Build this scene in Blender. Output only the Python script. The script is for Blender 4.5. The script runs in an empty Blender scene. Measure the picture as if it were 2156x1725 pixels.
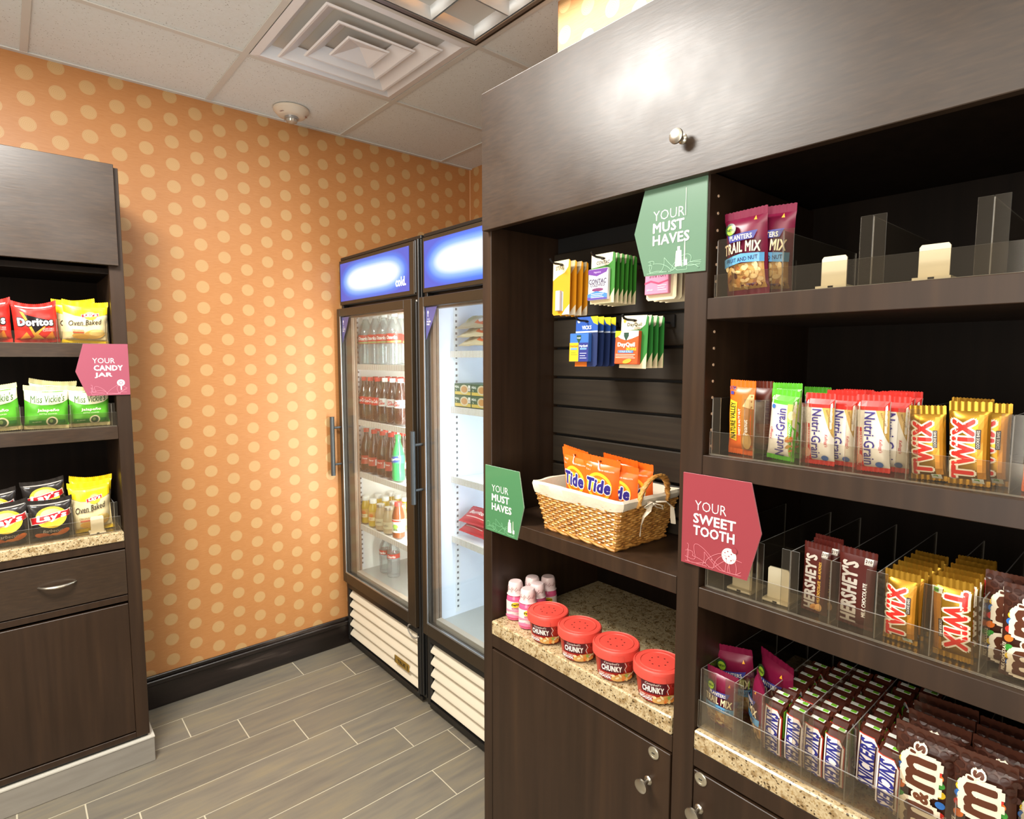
import bpy, bmesh, math, random
from mathutils import Vector, Matrix, noise
random.seed(7)
PI = math.pi
scene = bpy.context.scene
COL = scene.collection

# ------------------------------------------------------------------ camera
EYE = 1.564
yaw, pitch, roll = math.radians(40.9), math.radians(-5.1), math.radians(0.05)
cf = Vector((math.sin(yaw)*math.cos(pitch), math.cos(yaw)*math.cos(pitch), math.sin(pitch)))
cr = Vector((math.cos(yaw), -math.sin(yaw), 0)); cu = cr.cross(cf)
r2 = math.cos(roll)*cr + math.sin(roll)*cu; u2 = math.cos(roll)*cu - math.sin(roll)*cr
cam_d = bpy.data.cameras.new('camera'); cam = bpy.data.objects.new('camera', cam_d); COL.objects.link(cam)
cam.matrix_world = Matrix(((r2.x, u2.x, -cf.x, 0), (r2.y, u2.y, -cf.y, 0), (r2.z, u2.z, -cf.z, EYE), (0, 0, 0, 1)))
cam_d.sensor_width = 36; cam_d.lens = 1230/2156*36; cam_d.clip_start = 0.05
scene.camera = cam

# ------------------------------------------------------------------ world, lamps, exposure
w = bpy.data.worlds.new('world'); scene.world = w; w.use_nodes = True
w.node_tree.nodes['Background'].inputs[0].default_value = (1.0, 0.86, 0.68, 1)
w.node_tree.nodes['Background'].inputs[1].default_value = 0.17
def area_lamp(name, loc, sx, sy, power, col, rot=(0, 0, 0)):
    d = bpy.data.lights.new(name, 'AREA'); d.shape = 'RECTANGLE'; d.size = sx; d.size_y = sy
    d.energy = power; d.color = col
    o = bpy.data.objects.new(name, d); o.location = loc; o.rotation_euler = rot; COL.objects.link(o); return o
area_lamp('troffer_lamp', (-0.19, 1.475, 2.68), 0.56, 0.56, 66, (1, 0.965, 0.90))       # ceiling light out of the frame, overhead
area_lamp('troffer_lamp', (-0.8, -0.6, 2.68), 1.1, 1.1, 24, (1, 0.95, 0.84))          # ceiling light behind the camera
area_lamp('side_fill', (-1.7, 0.0, 1.75), 1.7, 1.7, 40, (1, 0.91, 0.79), (0, math.radians(-90), math.radians(45)))      # added soft fill from the open left side, lifting wall and fronts
area_lamp('ceiling_fill', (-1.2, -0.3, 0.8), 1.5, 1.5, 36, (0.92, 0.96, 1), (math.radians(180), 0, 0))   # added unseen fill behind the camera, brightening the ceiling
scene.view_settings.view_transform = 'Standard'; scene.view_settings.look = 'None'
scene.view_settings.gamma = 1; scene.view_settings.use_curve_mapping = False
scene.view_settings.exposure = 0.44
try:
    scene.cycles.use_denoising = True
    scene.cycles.transparent_max_bounces = 24
    scene.cycles.max_bounces = 10
    scene.cycles.sample_clamp_indirect = 6
except Exception: pass

# ------------------------------------------------------------------ materials
def lin(h):
    h = h.lstrip('#'); o = []
    for i in (0, 2, 4):
        c = int(h[i:i+2], 16)/255
        o.append(c/12.92 if c <= 0.04045 else ((c+0.055)/1.055)**2.4)
    return (o[0], o[1], o[2], 1)
MATS = {}
def new_mat(name):
    m = bpy.data.materials.new(name); m.use_nodes = True
    return m, m.node_tree.nodes, m.node_tree.links, m.node_tree.nodes['Principled BSDF']
def pm(name, col, rough=0.5, metal=0.0, spec=0.5, emit=0, bump=0, bscale=60, coat=0):
    if name in MATS: return MATS[name]
    m, N, L, b = new_mat(name)
    b.inputs['Base Color'].default_value = lin(col); b.inputs['Roughness'].default_value = rough
    b.inputs['Metallic'].default_value = metal; b.inputs['Specular IOR Level'].default_value = spec
    b.inputs['Coat Weight'].default_value = coat
    if emit:
        b.inputs['Emission Color'].default_value = lin(col); b.inputs['Emission Strength'].default_value = emit
    if bump:
        n = N.new('ShaderNodeTexNoise'); n.inputs['Scale'].default_value = bscale
        tc = N.new('ShaderNodeTexCoord'); L.new(tc.outputs['Object'], n.inputs['Vector'])
        bp = N.new('ShaderNodeBump'); bp.inputs['Strength'].default_value = bump; bp.inputs['Distance'].default_value = 0.002
        L.new(n.outputs[0], bp.inputs['Height']); L.new(bp.outputs[0], b.inputs['Normal'])
    MATS[name] = m; return m
def ink(col, rough=0.34, metal=0):                 # flat print on a package
    return pm('print_%s_%d' % (col.strip('#'), int(metal*10)), col, rough, metal)
def ramp(N, stops, interp='LINEAR'):
    r = N.new('ShaderNodeValToRGB'); r.color_ramp.interpolation = interp
    while len(r.color_ramp.elements) < len(stops): r.color_ramp.elements.new(0.5)
    for e, (p, c) in zip(r.color_ramp.elements, stops): e.position = p; e.color = lin(c)
    return r
def noise_mat(name, stops, scale=(1, 1, 1), nscale=5, detail=4, rough=(0.4, 0.4), spec=0.5, bump=0, coat=0, per_object=0):
    m, N, L, b = new_mat(name)
    tc = N.new('ShaderNodeTexCoord'); mp = N.new('ShaderNodeMapping'); mp.inputs['Scale'].default_value = scale
    L.new(tc.outputs['Object'], mp.inputs['Vector'])
    n = N.new('ShaderNodeTexNoise'); n.inputs['Scale'].default_value = nscale; n.inputs['Detail'].default_value = detail
    if per_object:
        oi = N.new('ShaderNodeObjectInfo'); n.noise_dimensions = '4D'
        mu = N.new('ShaderNodeMath'); mu.operation = 'MULTIPLY'; mu.inputs[1].default_value = 50
        L.new(oi.outputs['Random'], mu.inputs[0]); L.new(mu.outputs[0], n.inputs['W'])
    L.new(mp.outputs[0], n.inputs['Vector'])
    r = ramp(N, stops); L.new(n.outputs[0], r.inputs[0])
    out = r.outputs[0]
    if per_object:
        hs = N.new('ShaderNodeHueSaturation'); mr = N.new('ShaderNodeMapRange')
        mr.inputs['To Min'].default_value = 1-per_object; mr.inputs['To Max'].default_value = 1+per_object
        L.new(oi.outputs['Random'], mr.inputs[0]); L.new(mr.outputs[0], hs.inputs['Value']); L.new(out, hs.inputs['Color']); out = hs.outputs[0]
    L.new(out, b.inputs['Base Color'])
    if rough[0] != rough[1]:
        mr = N.new('ShaderNodeMapRange'); mr.inputs['From Min'].default_value = 0.3; mr.inputs['From Max'].default_value = 0.7
        mr.inputs['To Min'].default_value = rough[0]; mr.inputs['To Max'].default_value = rough[1]
        n2 = N.new('ShaderNodeTexNoise'); n2.inputs['Scale'].default_value = 5; n2.inputs['Detail'].default_value = 6
        L.new(tc.outputs['Object'], n2.inputs['Vector']); L.new(n2.outputs[0], mr.inputs[0]); L.new(mr.outputs[0], b.inputs['Roughness'])
    else: b.inputs['Roughness'].default_value = rough[0]
    b.inputs['Specular IOR Level'].default_value = spec; b.inputs['Coat Weight'].default_value = coat
    if bump:
        bp = N.new('ShaderNodeBump'); bp.inputs['Strength'].default_value = bump; bp.inputs['Distance'].default_value = 0.001
        L.new(n.outputs[0], bp.inputs['Height']); L.new(bp.outputs[0], b.inputs['Normal'])
    return m
WOOD = noise_mat('dark_wood', [(0.3, '#2a1c11'), (0.55, '#322216'), (0.75, '#3a2819')], (26, 26, 1.2), 1.6, 5, (0.38, 0.48), 0.4)
WOODH = noise_mat('dark_wood_across', [(0.3, '#2b1e14'), (0.55, '#342518'), (0.75, '#3c2b1d')], (16, 16, 110), 1.6, 6, (0.32, 0.45), 0.65, bump=0.12)
WOODSHADE = noise_mat('dark_wood_shaded', [(0.3, '#120b06'), (0.7, '#1a110a')], (26, 26, 1.2), 1.6, 4, (0.55, 0.55), 0.12)  # same wood, with the shade inside the cabinets put into a darker colour
SLATM = noise_mat('slat_laminate', [(0.3, '#211a12'), (0.7, '#2b2318')], (2, 2, 60), 1.6, 4, (0.45, 0.45), 0.5)
EDGE = pm('edge_band', '#8a705c', 0.4)
BLACKW = noise_mat('black_stained_wood', [(0.45, '#17110e'), (0.62, '#241b17'), (0.70, '#4a403a')], (1.4, 6, 16), 1.5, 6, (0.32, 0.32), 0.5)
BLACK = pm('black_plastic', '#161514', 0.35)
BLACKB = pm('brown_black_metal', '#33281b', 0.38)
WHITE = pm('white_enamel', '#e8ebee', 0.4)
CREAM = pm('cream_enamel', '#ddd3bd', 0.45)
STEEL = pm('brushed_steel', '#c9c2b4', 0.28, 1.0)
GREYBAR = pm('grey_bar', '#55585a', 0.4, 0.6)
ALUM = pm('aluminium', '#b9bcc0', 0.35, 0.9)
TPANEL = pm('vent_white', '#e6e4e4', 0.3)
GRID = pm('grid_paint', '#d2cfc7', 0.45)
def granite():
    m, N, L, b = new_mat('granite')
    tc = N.new('ShaderNodeTexCoord')
    v = N.new('ShaderNodeTexVoronoi'); v.inputs['Scale'].default_value = 330; L.new(tc.outputs['Object'], v.inputs['Vector'])
    r = ramp(N, [(0.0, '#453420'), (0.10, '#6a573a'), (0.18, '#b5a07a'), (0.5, '#c2b08c'), (0.8, '#a68c60'), (0.93, '#84683f')], 'CONSTANT')
    L.new(v.outputs['Color'], r.inputs[0])
    n = N.new('ShaderNodeTexNoise'); n.inputs['Scale'].default_value = 60; n.inputs['Detail'].default_value = 5; L.new(tc.outputs['Object'], n.inputs['Vector'])
    r2_ = ramp(N, [(0.35, '#a98f63'), (0.5, '#ffffff')]); L.new(n.outputs[0], r2_.inputs[0])
    mx = N.new('ShaderNodeMix'); mx.data_type = 'RGBA'; mx.blend_type = 'MULTIPLY'; mx.inputs['Factor'].default_value = 0.7
    L.new(r.outputs[0], mx.inputs['A']); L.new(r2_.outputs[0], mx.inputs['B']); L.new(mx.outputs['Result'], b.inputs['Base Color'])
    b.inputs['Roughness'].default_value = 0.22; return m
GRANITE = granite()
def clear(name, tint, gloss=0.06, milk=0.05, milkcol='#ffffff', rough=0.05):
    m = bpy.data.materials.new(name); m.use_nodes = True; N = m.node_tree.nodes; L = m.node_tree.links
    N.remove(N['Principled BSDF'])
    t = N.new('ShaderNodeBsdfTransparent'); t.inputs[0].default_value = lin(tint)
    g = N.new('ShaderNodeBsdfGlossy'); g.inputs['Roughness'].default_value = rough
    d = N.new('ShaderNodeBsdfDiffuse'); d.inputs[0].default_value = lin(milkcol)
    lw = N.new('ShaderNodeLayerWeight'); lw.inputs[0].default_value = 0.35
    mr = N.new('ShaderNodeMapRange'); mr.inputs['To Min'].default_value = gloss*0.5; mr.inputs['To Max'].default_value = min(1, gloss*4)
    L.new(lw.outputs['Fresnel'], mr.inputs[0])
    m1 = N.new('ShaderNodeMixShader'); m1.inputs[0].default_value = milk; L.new(t.outputs[0], m1.inputs[1]); L.new(d.outputs[0], m1.inputs[2])
    m2 = N.new('ShaderNodeMixShader'); L.new(mr.outputs[0], m2.inputs[0]); L.new(m1.outputs[0], m2.inputs[1]); L.new(g.outputs[0], m2.inputs[2])
    L.new(m2.outputs[0], N['Material Output'].inputs[0]); return m
ACR = clear('acrylic', '#f5f2ec', 0.085, 0.010, '#d9c8ae', rough=0.10)
ACRE = clear('acrylic_edge', '#e8e6e0', 0.10, 0.30, '#e9e6df')  # bright edge highlights put into a whiter, milkier colour
GLASS = clear('door_glass', '#f2f6f6', 0.05, 0.012)
PET = clear('clear_bottle', '#e6eef0', 0.16, 0.10, '#ffffff', 0.12)
FILM = clear('clear_film', '#eae6de', 0.14, 0.10, '#ffffff', 0.2)

def wallpaper():
    m, N, L, b = new_mat('dotted_wallpaper')
    tc = N.new('ShaderNodeTexCoord'); sp = N.new('ShaderNodeSeparateXYZ'); L.new(tc.outputs['Object'], sp.inputs[0])
    def M(op, a, bb=None, c=None):
        n = N.new('ShaderNodeMath'); n.operation = op
        for i, v in enumerate((a, bb, c)):
            if v is None: continue
            if isinstance(v, (int, float)): n.inputs[i].default_value = v
            else: L.new(v, n.inputs[i])
        return n.outputs[0]
    h = M('ADD', sp.outputs['X'], sp.outputs['Y'])          # along the wall, whichever way it faces
    u = M('DIVIDE', M('SUBTRACT', h, 0.503+2.93), 0.0962*2)
    v = M('DIVIDE', M('SUBTRACT', sp.outputs['Z'], 2.066), 0.0935)
    def dist(du, dv):
        fu = M('SUBTRACT', M('FRACT', M('ADD', u, 0.5+du)), 0.5); fv = M('SUBTRACT', M('FRACT', M('ADD', v, 0.5+dv)), 0.5)
        a = M('MULTIPLY', fu, 0.0962*2); c = M('MULTIPLY', fv, 0.0935)
        return M('SQRT', M('ADD', M('MULTIPLY', a, a), M('MULTIPLY', c, c)))
    d = M('MINIMUM', dist(0, 0), dist(0.5, 0.5))
    mask = N.new('ShaderNodeMapRange'); mask.inputs['From Min'].default_value = 0.0275; mask.inputs['From Max'].default_value = 0.0255
    L.new(d, mask.inputs[0])
    ring = M('MULTIPLY_ADD', M('SINE', M('MULTIPLY', d, 1150)), 0.5, 0.5)
    mp = N.new('ShaderNodeMapping'); mp.inputs['Scale'].default_value = (9, 9, 300); L.new(tc.outputs['Object'], mp.inputs['Vector'])
    n = N.new('ShaderNodeTexNoise'); n.inputs['Scale'].default_value = 3; n.inputs['Detail'].default_value = 3; L.new(mp.outputs[0], n.inputs['Vector'])
    base = ramp(N, [(0.3, '#af7440'), (0.7, '#bb834f')]); L.new(n.outputs[0], base.inputs[0])
    dot = N.new('ShaderNodeMix'); dot.data_type = 'RGBA'; dot.inputs['A'].default_value = lin('#c4a272'); dot.inputs['B'].default_value = lin('#b9935c')
    L.new(M('MULTIPLY', ring, 0.75), dot.inputs['Factor'])
    mx = N.new('ShaderNodeMix'); mx.data_type = 'RGBA'; L.new(M('MULTIPLY', mask.outputs[0], 0.78), mx.inputs['Factor'])
    L.new(base.outputs[0], mx.inputs['A']); L.new(dot.outputs['Result'], mx.inputs['B']); L.new(mx.outputs['Result'], b.inputs['Base Color'])
    b.inputs['Roughness'].default_value = 0.42; b.inputs['Specular IOR Level'].default_value = 0.45
    bp = N.new('ShaderNodeBump'); bp.inputs['Strength'].default_value = 0.25; bp.inputs['Distance'].default_value = 0.001
    L.new(n.outputs[0], bp.inputs['Height']); L.new(bp.outputs[0], b.inputs['Normal'])
    return m
PAPER = wallpaper()
def tile_mat():
    m, N, L, b = new_mat('acoustic_tile')
    tc = N.new('ShaderNodeTexCoord')
    v = N.new('ShaderNodeTexVoronoi'); v.inputs['Scale'].default_value = 95; L.new(tc.outputs['Object'], v.inputs['Vector'])
    n = N.new('ShaderNodeTexNoise'); n.inputs['Scale'].default_value = 38; n.inputs['Detail'].default_value = 6; L.new(tc.outputs['Object'], n.inputs['Vector'])
    r1 = ramp(N, [(0.12, '#9c968a'), (0.22, '#e2e4e0')]); L.new(v.outputs['Distance'], r1.inputs[0])
    r2_ = ramp(N, [(0.44, '#e2e4e0'), (0.56, '#d6d5cc')]); L.new(n.outputs[0], r2_.inputs[0])
    r3 = ramp(N, [(0.42, '#000000'), (0.55, '#ffffff')]); L.new(n.outputs[0], r3.inputs[0])
    mx = N.new('ShaderNodeMix'); mx.data_type = 'RGBA'; L.new(r3.outputs[0], mx.inputs['Factor'])
    L.new(r2_.outputs[0], mx.inputs['A']); L.new(r1.outputs[0], mx.inputs['B']); L.new(mx.outputs['Result'], b.inputs['Base Color'])
    b.inputs['Roughness'].default_value = 0.9; return m
TILE = tile_mat()
PLANK = noise_mat('plank_tile', [(0.3, '#69635a'), (0.5, '#756e61'), (0.7, '#807661')], (3, 22, 1), 1.6, 5, (0.34, 0.42), 0.5, per_object=0.07)
GROUT = pm('grout', '#bdb49d', 0.8)
TOEK = noise_mat('grey_tile', [(0.3, '#857f76'), (0.7, '#918b81')], (3, 3, 20), 2, 4, (0.4, 0.4), 0.4)

# ------------------------------------------------------------------ mesh helpers
class MB:
    def __init__(s): s.v = []; s.f = []; s.m = []
    def face(s, pts, mi=0):
        b = len(s.v); s.v += [tuple(p) for p in pts]; s.f.append(tuple(range(b, b+len(pts)))); s.m.append(mi)
    def box(s, x0, x1, y0, y1, z0, z1, mi=0, edge=None):
        b = len(s.v)
        s.v += [(x0,y0,z0),(x1,y0,z0),(x1,y1,z0),(x0,y1,z0),(x0,y0,z1),(x1,y0,z1),(x1,y1,z1),(x0,y1,z1)]
        F = [(0,3,2,1),(4,5,6,7),(0,1,5,4),(1,2,6,5),(2,3,7,6),(3,0,4,7)]
        A = [(x1-x0)*(y1-y0)]*2+[(x1-x0)*(z1-z0), (y1-y0)*(z1-z0)]*2
        big = max(A)
        for f, a in zip(F, A):
            s.f.append(tuple(b+i for i in f)); s.m.append(edge if (edge is not None and a < big*0.5) else mi)
        return s
    def grid(s, fn, nu, nv, mi=0, wrap=False):
        b = len(s.v)
        for j in range(nv+1):
            for i in range(nu+(0 if wrap else 1)): s.v.append(tuple(fn(i/nu, j/nv)))
        W = nu if wrap else nu+1
        for j in range(nv):
            for i in range(nu):
                i2 = (i+1) % W if wrap else i+1
                s.f.append((b+j*W+i, b+j*W+i2, b+(j+1)*W+i2, b+(j+1)*W+i)); s.m.append(mi)
        return s
    def lathe(s, prof, seg=20, mi=0, c=(0, 0, 0), cap0=True, cap1=True, mis=None):
        b = len(s.v)
        for r, z in prof:
            for i in range(seg):
                a = 2*PI*i/seg; s.v.append((c[0]+r*math.sin(a), c[1]-r*math.cos(a), c[2]+z))
        for j in range(len(prof)-1):
            for i in range(seg):
                i2 = (i+1) % seg
                s.f.append((b+j*seg+i, b+j*seg+i2, b+(j+1)*seg+i2, b+(j+1)*seg+i)); s.m.append(mis[j] if mis else mi)
        if cap0: s.f.append(tuple(b+i for i in reversed(range(seg)))); s.m.append(mis[0] if mis else mi)
        if cap1: s.f.append(tuple(b+(len(prof)-1)*seg+i for i in range(seg))); s.m.append(mis[-1] if mis else mi)
        return s
    def tube(s, pts, r, seg=6, mi=0, flat=None, cap=True):
        pts = [Vector(p) for p in pts]; b = len(s.v); n = len(pts); up = Vector((0, 0, 1))
        for k, p in enumerate(pts):
            t = (pts[min(k+1, n-1)]-pts[max(k-1, 0)]).normalized()
            a = t.cross(up)
            if a.length < 0.05: a = t.cross(Vector((1, 0, 0)))
            a.normalize(); c = a.cross(t)
            rr = r[k] if isinstance(r, (list, tuple)) else r
            for i in range(seg):
                q = 2*PI*i/seg; s.v.append(tuple(p+a*(rr*math.cos(q))+c*(rr*(flat or 1)*math.sin(q))))
        for k in range(n-1):
            for i in range(seg):
                i2 = (i+1) % seg
                s.f.append((b+k*seg+i, b+k*seg+i2, b+(k+1)*seg+i2, b+(k+1)*seg+i)); s.m.append(mi)
        if cap:
            s.f.append(tuple(b+i for i in reversed(range(seg)))); s.m.append(mi)
            s.f.append(tuple(b+(n-1)*seg+i for i in range(seg))); s.m.append(mi)
        return s
    def prism(s, poly, fn, d, mi=0, medge=None):          # poly in 2D, fn(u,v,t) -> 3D, thickness d
        n = len(poly); b = len(s.v)
        for t in (0, d):
            for u, v in poly: s.v.append(tuple(fn(u, v, t)))
        s.f.append(tuple(b+i for i in range(n))); s.m.append(mi)
        s.f.append(tuple(b+n+i for i in reversed(range(n)))); s.m.append(mi)
        for i in range(n):
            j = (i+1) % n; s.f.append((b+i, b+n+i, b+n+j, b+j)); s.m.append(mi if medge is None else medge)
        return s
    def mesh(s, name, mats, off=(0, 0, 0), bevel=0, smooth=False):
        me = bpy.data.meshes.new(name)
        me.from_pydata([(x-off[0], y-off[1], z-off[2]) for x, y, z in s.v], [], s.f)
        for m in (mats if isinstance(mats, (list, tuple)) else [mats]): me.materials.append(m)
        me.polygons.foreach_set('material_index', s.m)
        bm = bmesh.new(); bm.from_mesh(me)
        if bevel:
            bmesh.ops.bevel(bm, geom=bm.edges[:], offset=bevel, segments=1, affect='EDGES', clamp_overlap=True)
        bmesh.ops.recalc_face_normals(bm, faces=bm.faces[:])
        bm.to_mesh(me); bm.free()
        if smooth:
            me.polygons.foreach_set('use_smooth', [True]*len(me.polygons))
            try: me.set_sharp_from_angle(angle=math.radians(40))
            except Exception: pass
        return me
WL = {}
def tag(o, label=None, cat=None, group=None, kind=None):
    if label: o['label'] = label
    if cat: o['category'] = cat
    if group: o['group'] = group
    if kind: o['kind'] = kind
    return o
def thing(name, label, cat, loc=(0, 0, 0), group=None, kind=None):
    o = bpy.data.objects.new(name, None); o.empty_display_size = 0.05; COL.objects.link(o); o.location = loc
    WL[o.name] = Vector(loc); return tag(o, label, cat, group, kind)
def link_mesh(name, me, par=None):
    o = bpy.data.objects.new(name, me); COL.objects.link(o)
    if par: o.parent = par
    return o
def part(name, mb, mats, par=None, bevel=0, smooth=False, label=None, kind=None):    # mb in world coordinates
    off = WL[par.name] if par else Vector((0, 0, 0))
    o = link_mesh(name, mb.mesh(name, mats, off, bevel, smooth), par); WL[o.name] = off
    return tag(o, label, kind=kind)
def B(*a, **k): return MB().box(*a, **k)

# ------------------------------------------------------------------ flat print (lettering and shapes laid on a surface)
TXT = {}
def text2d(s, bold=0.0, shear=0.0, space=1.0, res=2):
    key = (s, bold, shear, space)
    if key not in TXT:
        c = bpy.data.curves.new('lettering', 'FONT'); c.body = s; c.resolution_u = res; c.offset = bold; c.shear = shear; c.space_character = space
        o = bpy.data.objects.new('lettering', c); me = bpy.data.meshes.new_from_object(o)
        vs = [(v.co.x, v.co.y) for v in me.vertices]; fs = [tuple(p.vertices) for p in me.polygons]
        bpy.data.objects.remove(o); bpy.data.curves.remove(c); bpy.data.meshes.remove(me)
        TXT[key] = (vs, fs)
    return TXT[key]
def T(s, cx, cz, h, col, rot=0, bold=0.0, shear=0.0, w=None, ol=0, olcol='#ffffff', arch=0, metal=0):
    out = []; sp = 1+max(0, bold)*1.6+ol*.5; bo = min(bold, 0)
    v0, _ = text2d(s, bo, shear, sp)
    x0 = min(v[0] for v in v0); x1 = max(v[0] for v in v0); z0 = min(v[1] for v in v0); z1 = max(v[1] for v in v0)
    sz = h/(z1-z0); sx = (w/(x1-x0)) if w else sz
    ca, sa = math.cos(math.radians(rot)), math.sin(math.radians(rot))
    ex = max(0, bold)
    jobs = []
    if ol: jobs.append((olcol, [(math.cos(k*PI/5)*(ex+ol), math.sin(k*PI/5)*(ex+ol)) for k in range(10)]+[(0, 0)]))
    jobs.append((col, [(0, 0)] if ex == 0 else [(0, 0), (ex, 0), (-ex, 0), (0, ex*.8), (0, -ex*.8), (ex*.7, ex*.6), (-ex*.7, -ex*.6), (ex*.7, -ex*.6), (-ex*.7, ex*.6)]))
    for c, sh in jobs:
        q = []; ff = []
        vs, fs = text2d(s, bo, shear, sp)
        for dx, dz in sh:
            b0 = len(q)
            j = len(q)//max(1, len(vs))*.045
            for x, z in vs:
                a = (x+dx-(x0+x1)/2)*sx; d = (z+dz-(z0+z1)/2)*sz
                if arch: d += arch*(1-(2*a/((x1-x0)*sx))**2)
                q.append((cx+a*ca-d*sa, cz+a*sa+d*ca, j))
            ff += [tuple(b0+i for i in f) for f in fs]
        out.append((q, ff, ink(c, metal=metal)))
    return out
def Pg(pts, col, metal=0): return [(list(pts), [tuple(range(len(pts)))], ink(col, metal=metal))]
def Rc(x0, x1, z0, z1, col, metal=0): return Pg([(x0, z0), (x1, z0), (x1, z1), (x0, z1)], col, metal)
def El(cx, cz, rx, rz, col, n=18, rot=0):
    ca, sa = math.cos(math.radians(rot)), math.sin(math.radians(rot))
    return Pg([(cx+rx*math.cos(2*PI*i/n)*ca-rz*math.sin(2*PI*i/n)*sa, cz+rx*math.cos(2*PI*i/n)*sa+rz*math.sin(2*PI*i/n)*ca) for i in range(n)], col)
def Ribbon(pts, wd, col):
    vs = []; fs = []
    for k, p in enumerate(pts):
        a = pts[max(k-1, 0)]; b = pts[min(k+1, len(pts)-1)]; dx, dz = b[0]-a[0], b[1]-a[1]; l = math.hypot(dx, dz) or 1
        vs += [(p[0]-dz/l*wd/2, p[1]+dx/l*wd/2), (p[0]+dz/l*wd/2, p[1]-dx/l*wd/2)]
        if k: fs.append((2*k-2, 2*k-1, 2*k+1, 2*k))
    return [(vs, fs, ink(col))]
def print_mesh(name, items, S, off=0.0007, step=0.0002, dx=0.009, dz=0.011):
    bm = bmesh.new(); mats = []; lay = 0
    for k, (vs, fs, m) in enumerate(items):
        if m not in mats: mats.append(m)
        bv = [bm.verts.new((v[0], -k-(v[2] if len(v) > 2 else 0), v[1])) for v in vs]
        for f in fs:
            if len(set(f)) < 3: continue
            try: bf = bm.faces.new([bv[i] for i in f]); bf.material_index = mats.index(m)
            except ValueError: pass
    if dx:
        xs = [v.co.x for v in bm.verts]; zs = [v.co.z for v in bm.verts]
        for lo, hi, d, ax in ((min(xs), max(xs), dx, 0), (min(zs), max(zs), dz, 2)):
            k = math.floor(lo/d)+1
            while k*d < hi:
                co = [0, 0, 0]; no = [0, 0, 0]; co[ax] = k*d; no[ax] = 1
                bmesh.ops.bisect_plane(bm, geom=bm.verts[:]+bm.edges[:]+bm.faces[:], plane_co=co, plane_no=no, dist=1e-6); k += 1
    for v in bm.verts:
        p, n = S(v.co.x, v.co.z); v.co = Vector(p)+Vector(n)*(off+step*(-v.co.y))
    bmesh.ops.triangulate(bm, faces=[f for f in bm.faces if len(f.verts) > 4])
    me = bpy.data.meshes.new(name); bm.to_mesh(me); bm.free()
    for m in mats: me.materials.append(m)
    return me
def flatS(y): return lambda x, z: ((x, y, z), (0, -1, 0))
def cylS(rf, c=(0, 0)):
    def S(s, z):
        r = rf(z); a = s/r; return ((c[0]+r*math.sin(a), c[1]-r*math.cos(a), z), (math.sin(a), -math.cos(a), 0))
    return S
def interp(prof, z):
    for (r0, z0), (r1, z1) in zip(prof, prof[1:]):
        if z0 <= z <= z1 and z1 > z0: return r0+(r1-r0)*(z-z0)/(z1-z0)
    return prof[-1][0]

# ================================================================== the room
CZ = 2.694; WY = 2.93; WX = 2.20
def struct(name, mb, mats, par=None, **k): return part(name, mb, mats, par, kind='structure', **k)
floor = struct('floor', B(-2.2, WX, -1.6, WY, -0.10, -0.0012), GROUT)
rows = [1.616-0.163*k for k in range(20, 0, -1)]+[1.616, 1.778, 1.942, 2.102, 2.264, 2.432, 2.594, 2.759, WY]
offs = {2.759: 1.03, 2.594: .494, 2.432: .675, 2.264: .857, 2.102: .995, 1.942: 1.16, 1.778: 1.323, 1.616: 1.14}
for ya, yb in zip(rows, rows[1:]):
    if yb < -0.2: continue
    o = offs.get(ya, random.uniform(0, .73)); x = o-0.732*5
    while x < WX:
        xa, xb = max(x, -2.2)+0.0024, min(x+0.732, WX)-0.0024
        if xb-xa > 0.03:
            part('floor_plank', B(xa, xb, ya+0.0024, min(yb, WY)-0.0024, -0.01, 0.0), PLANK, floor)
        x += 0.732
struct('wall_back', B(-2.2, WX+0.1, WY, WY+0.1, 0, CZ+.05), PAPER)
struct('wall_right', B(WX, WX+0.1, 1.34, WY, 0, CZ+.05), PAPER)
struct('wall_front_right', B(1.49, WX, -1.6, 1.335, 0, 2.26), PAPER)
struct('wall_soffit', B(1.398, WX+.1, -1.6, 1.391, 2.26, CZ+.05), PAPER)
bb = MB()
bb.box(0.30, 1.42, WY-0.016, WY-0.0005, 0, 0.125); bb.box(0.30, 1.42, WY-0.024, WY-0.0005, 0.110, 0.132); bb.box(0.30, 1.42, WY-0.013, WY-0.0005, 0.132, 0.150)
struct('baseboard_back', bb, BLACKW, bevel=0.003)
struct('trim_1', B(WX-0.004, WX, WY-0.004, WY, 0.1, CZ), pm('corner_bead', '#d9a87a', .5))
# ceiling: slab, tiles and T-bars
gx = [-1.74, -1.12, -0.50, 0.12, 0.745, 1.37, 1.985, 2.3]; gy = [-1.27, -0.66, -0.05, 0.56, 1.17, 1.78, 2.39, 2.96]
ceil = struct('ceiling', B(-2.2, WX+.1, -1.6, WY+.1, CZ+0.03, CZ+0.12), GRID)
for i in range(len(gx)-1):
    for j in range(len(gy)-1):
        if (i, j) in ((4, 5), (4, 4), (4, 3)): continue
        xa, xb, ya, yb = gx[i]+.006, min(gx[i+1]-.006, WX), gy[j]+.006, min(gy[j+1]-.006, WY)
        part('ceiling_tile', B(xa, xb, ya, yb, CZ+0.004, CZ+0.018), TILE, ceil)
for x in gx[:-1]: part('grid_bar', B(x-.0115, x+.0115, -1.6, WY, CZ-0.001, CZ+0.003).box(x-.002, x+.002, -1.6, WY, CZ+.003, CZ+.03), GRID, ceil)
for y in gy[:-1]:
    for i in range(len(gx)-1):
        if y in (0.56, 1.17) and i == 4: continue
        part('grid_bar', B(gx[i]+.0115, min(gx[i+1]-.0115, WX), y-.0115, y+.0115, CZ-0.001, CZ+0.003), GRID, ceil)
part('wall_angle', B(-2.2, WX, WY-.02, WY, CZ-0.002, CZ+.003), GRID, ceil)
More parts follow.
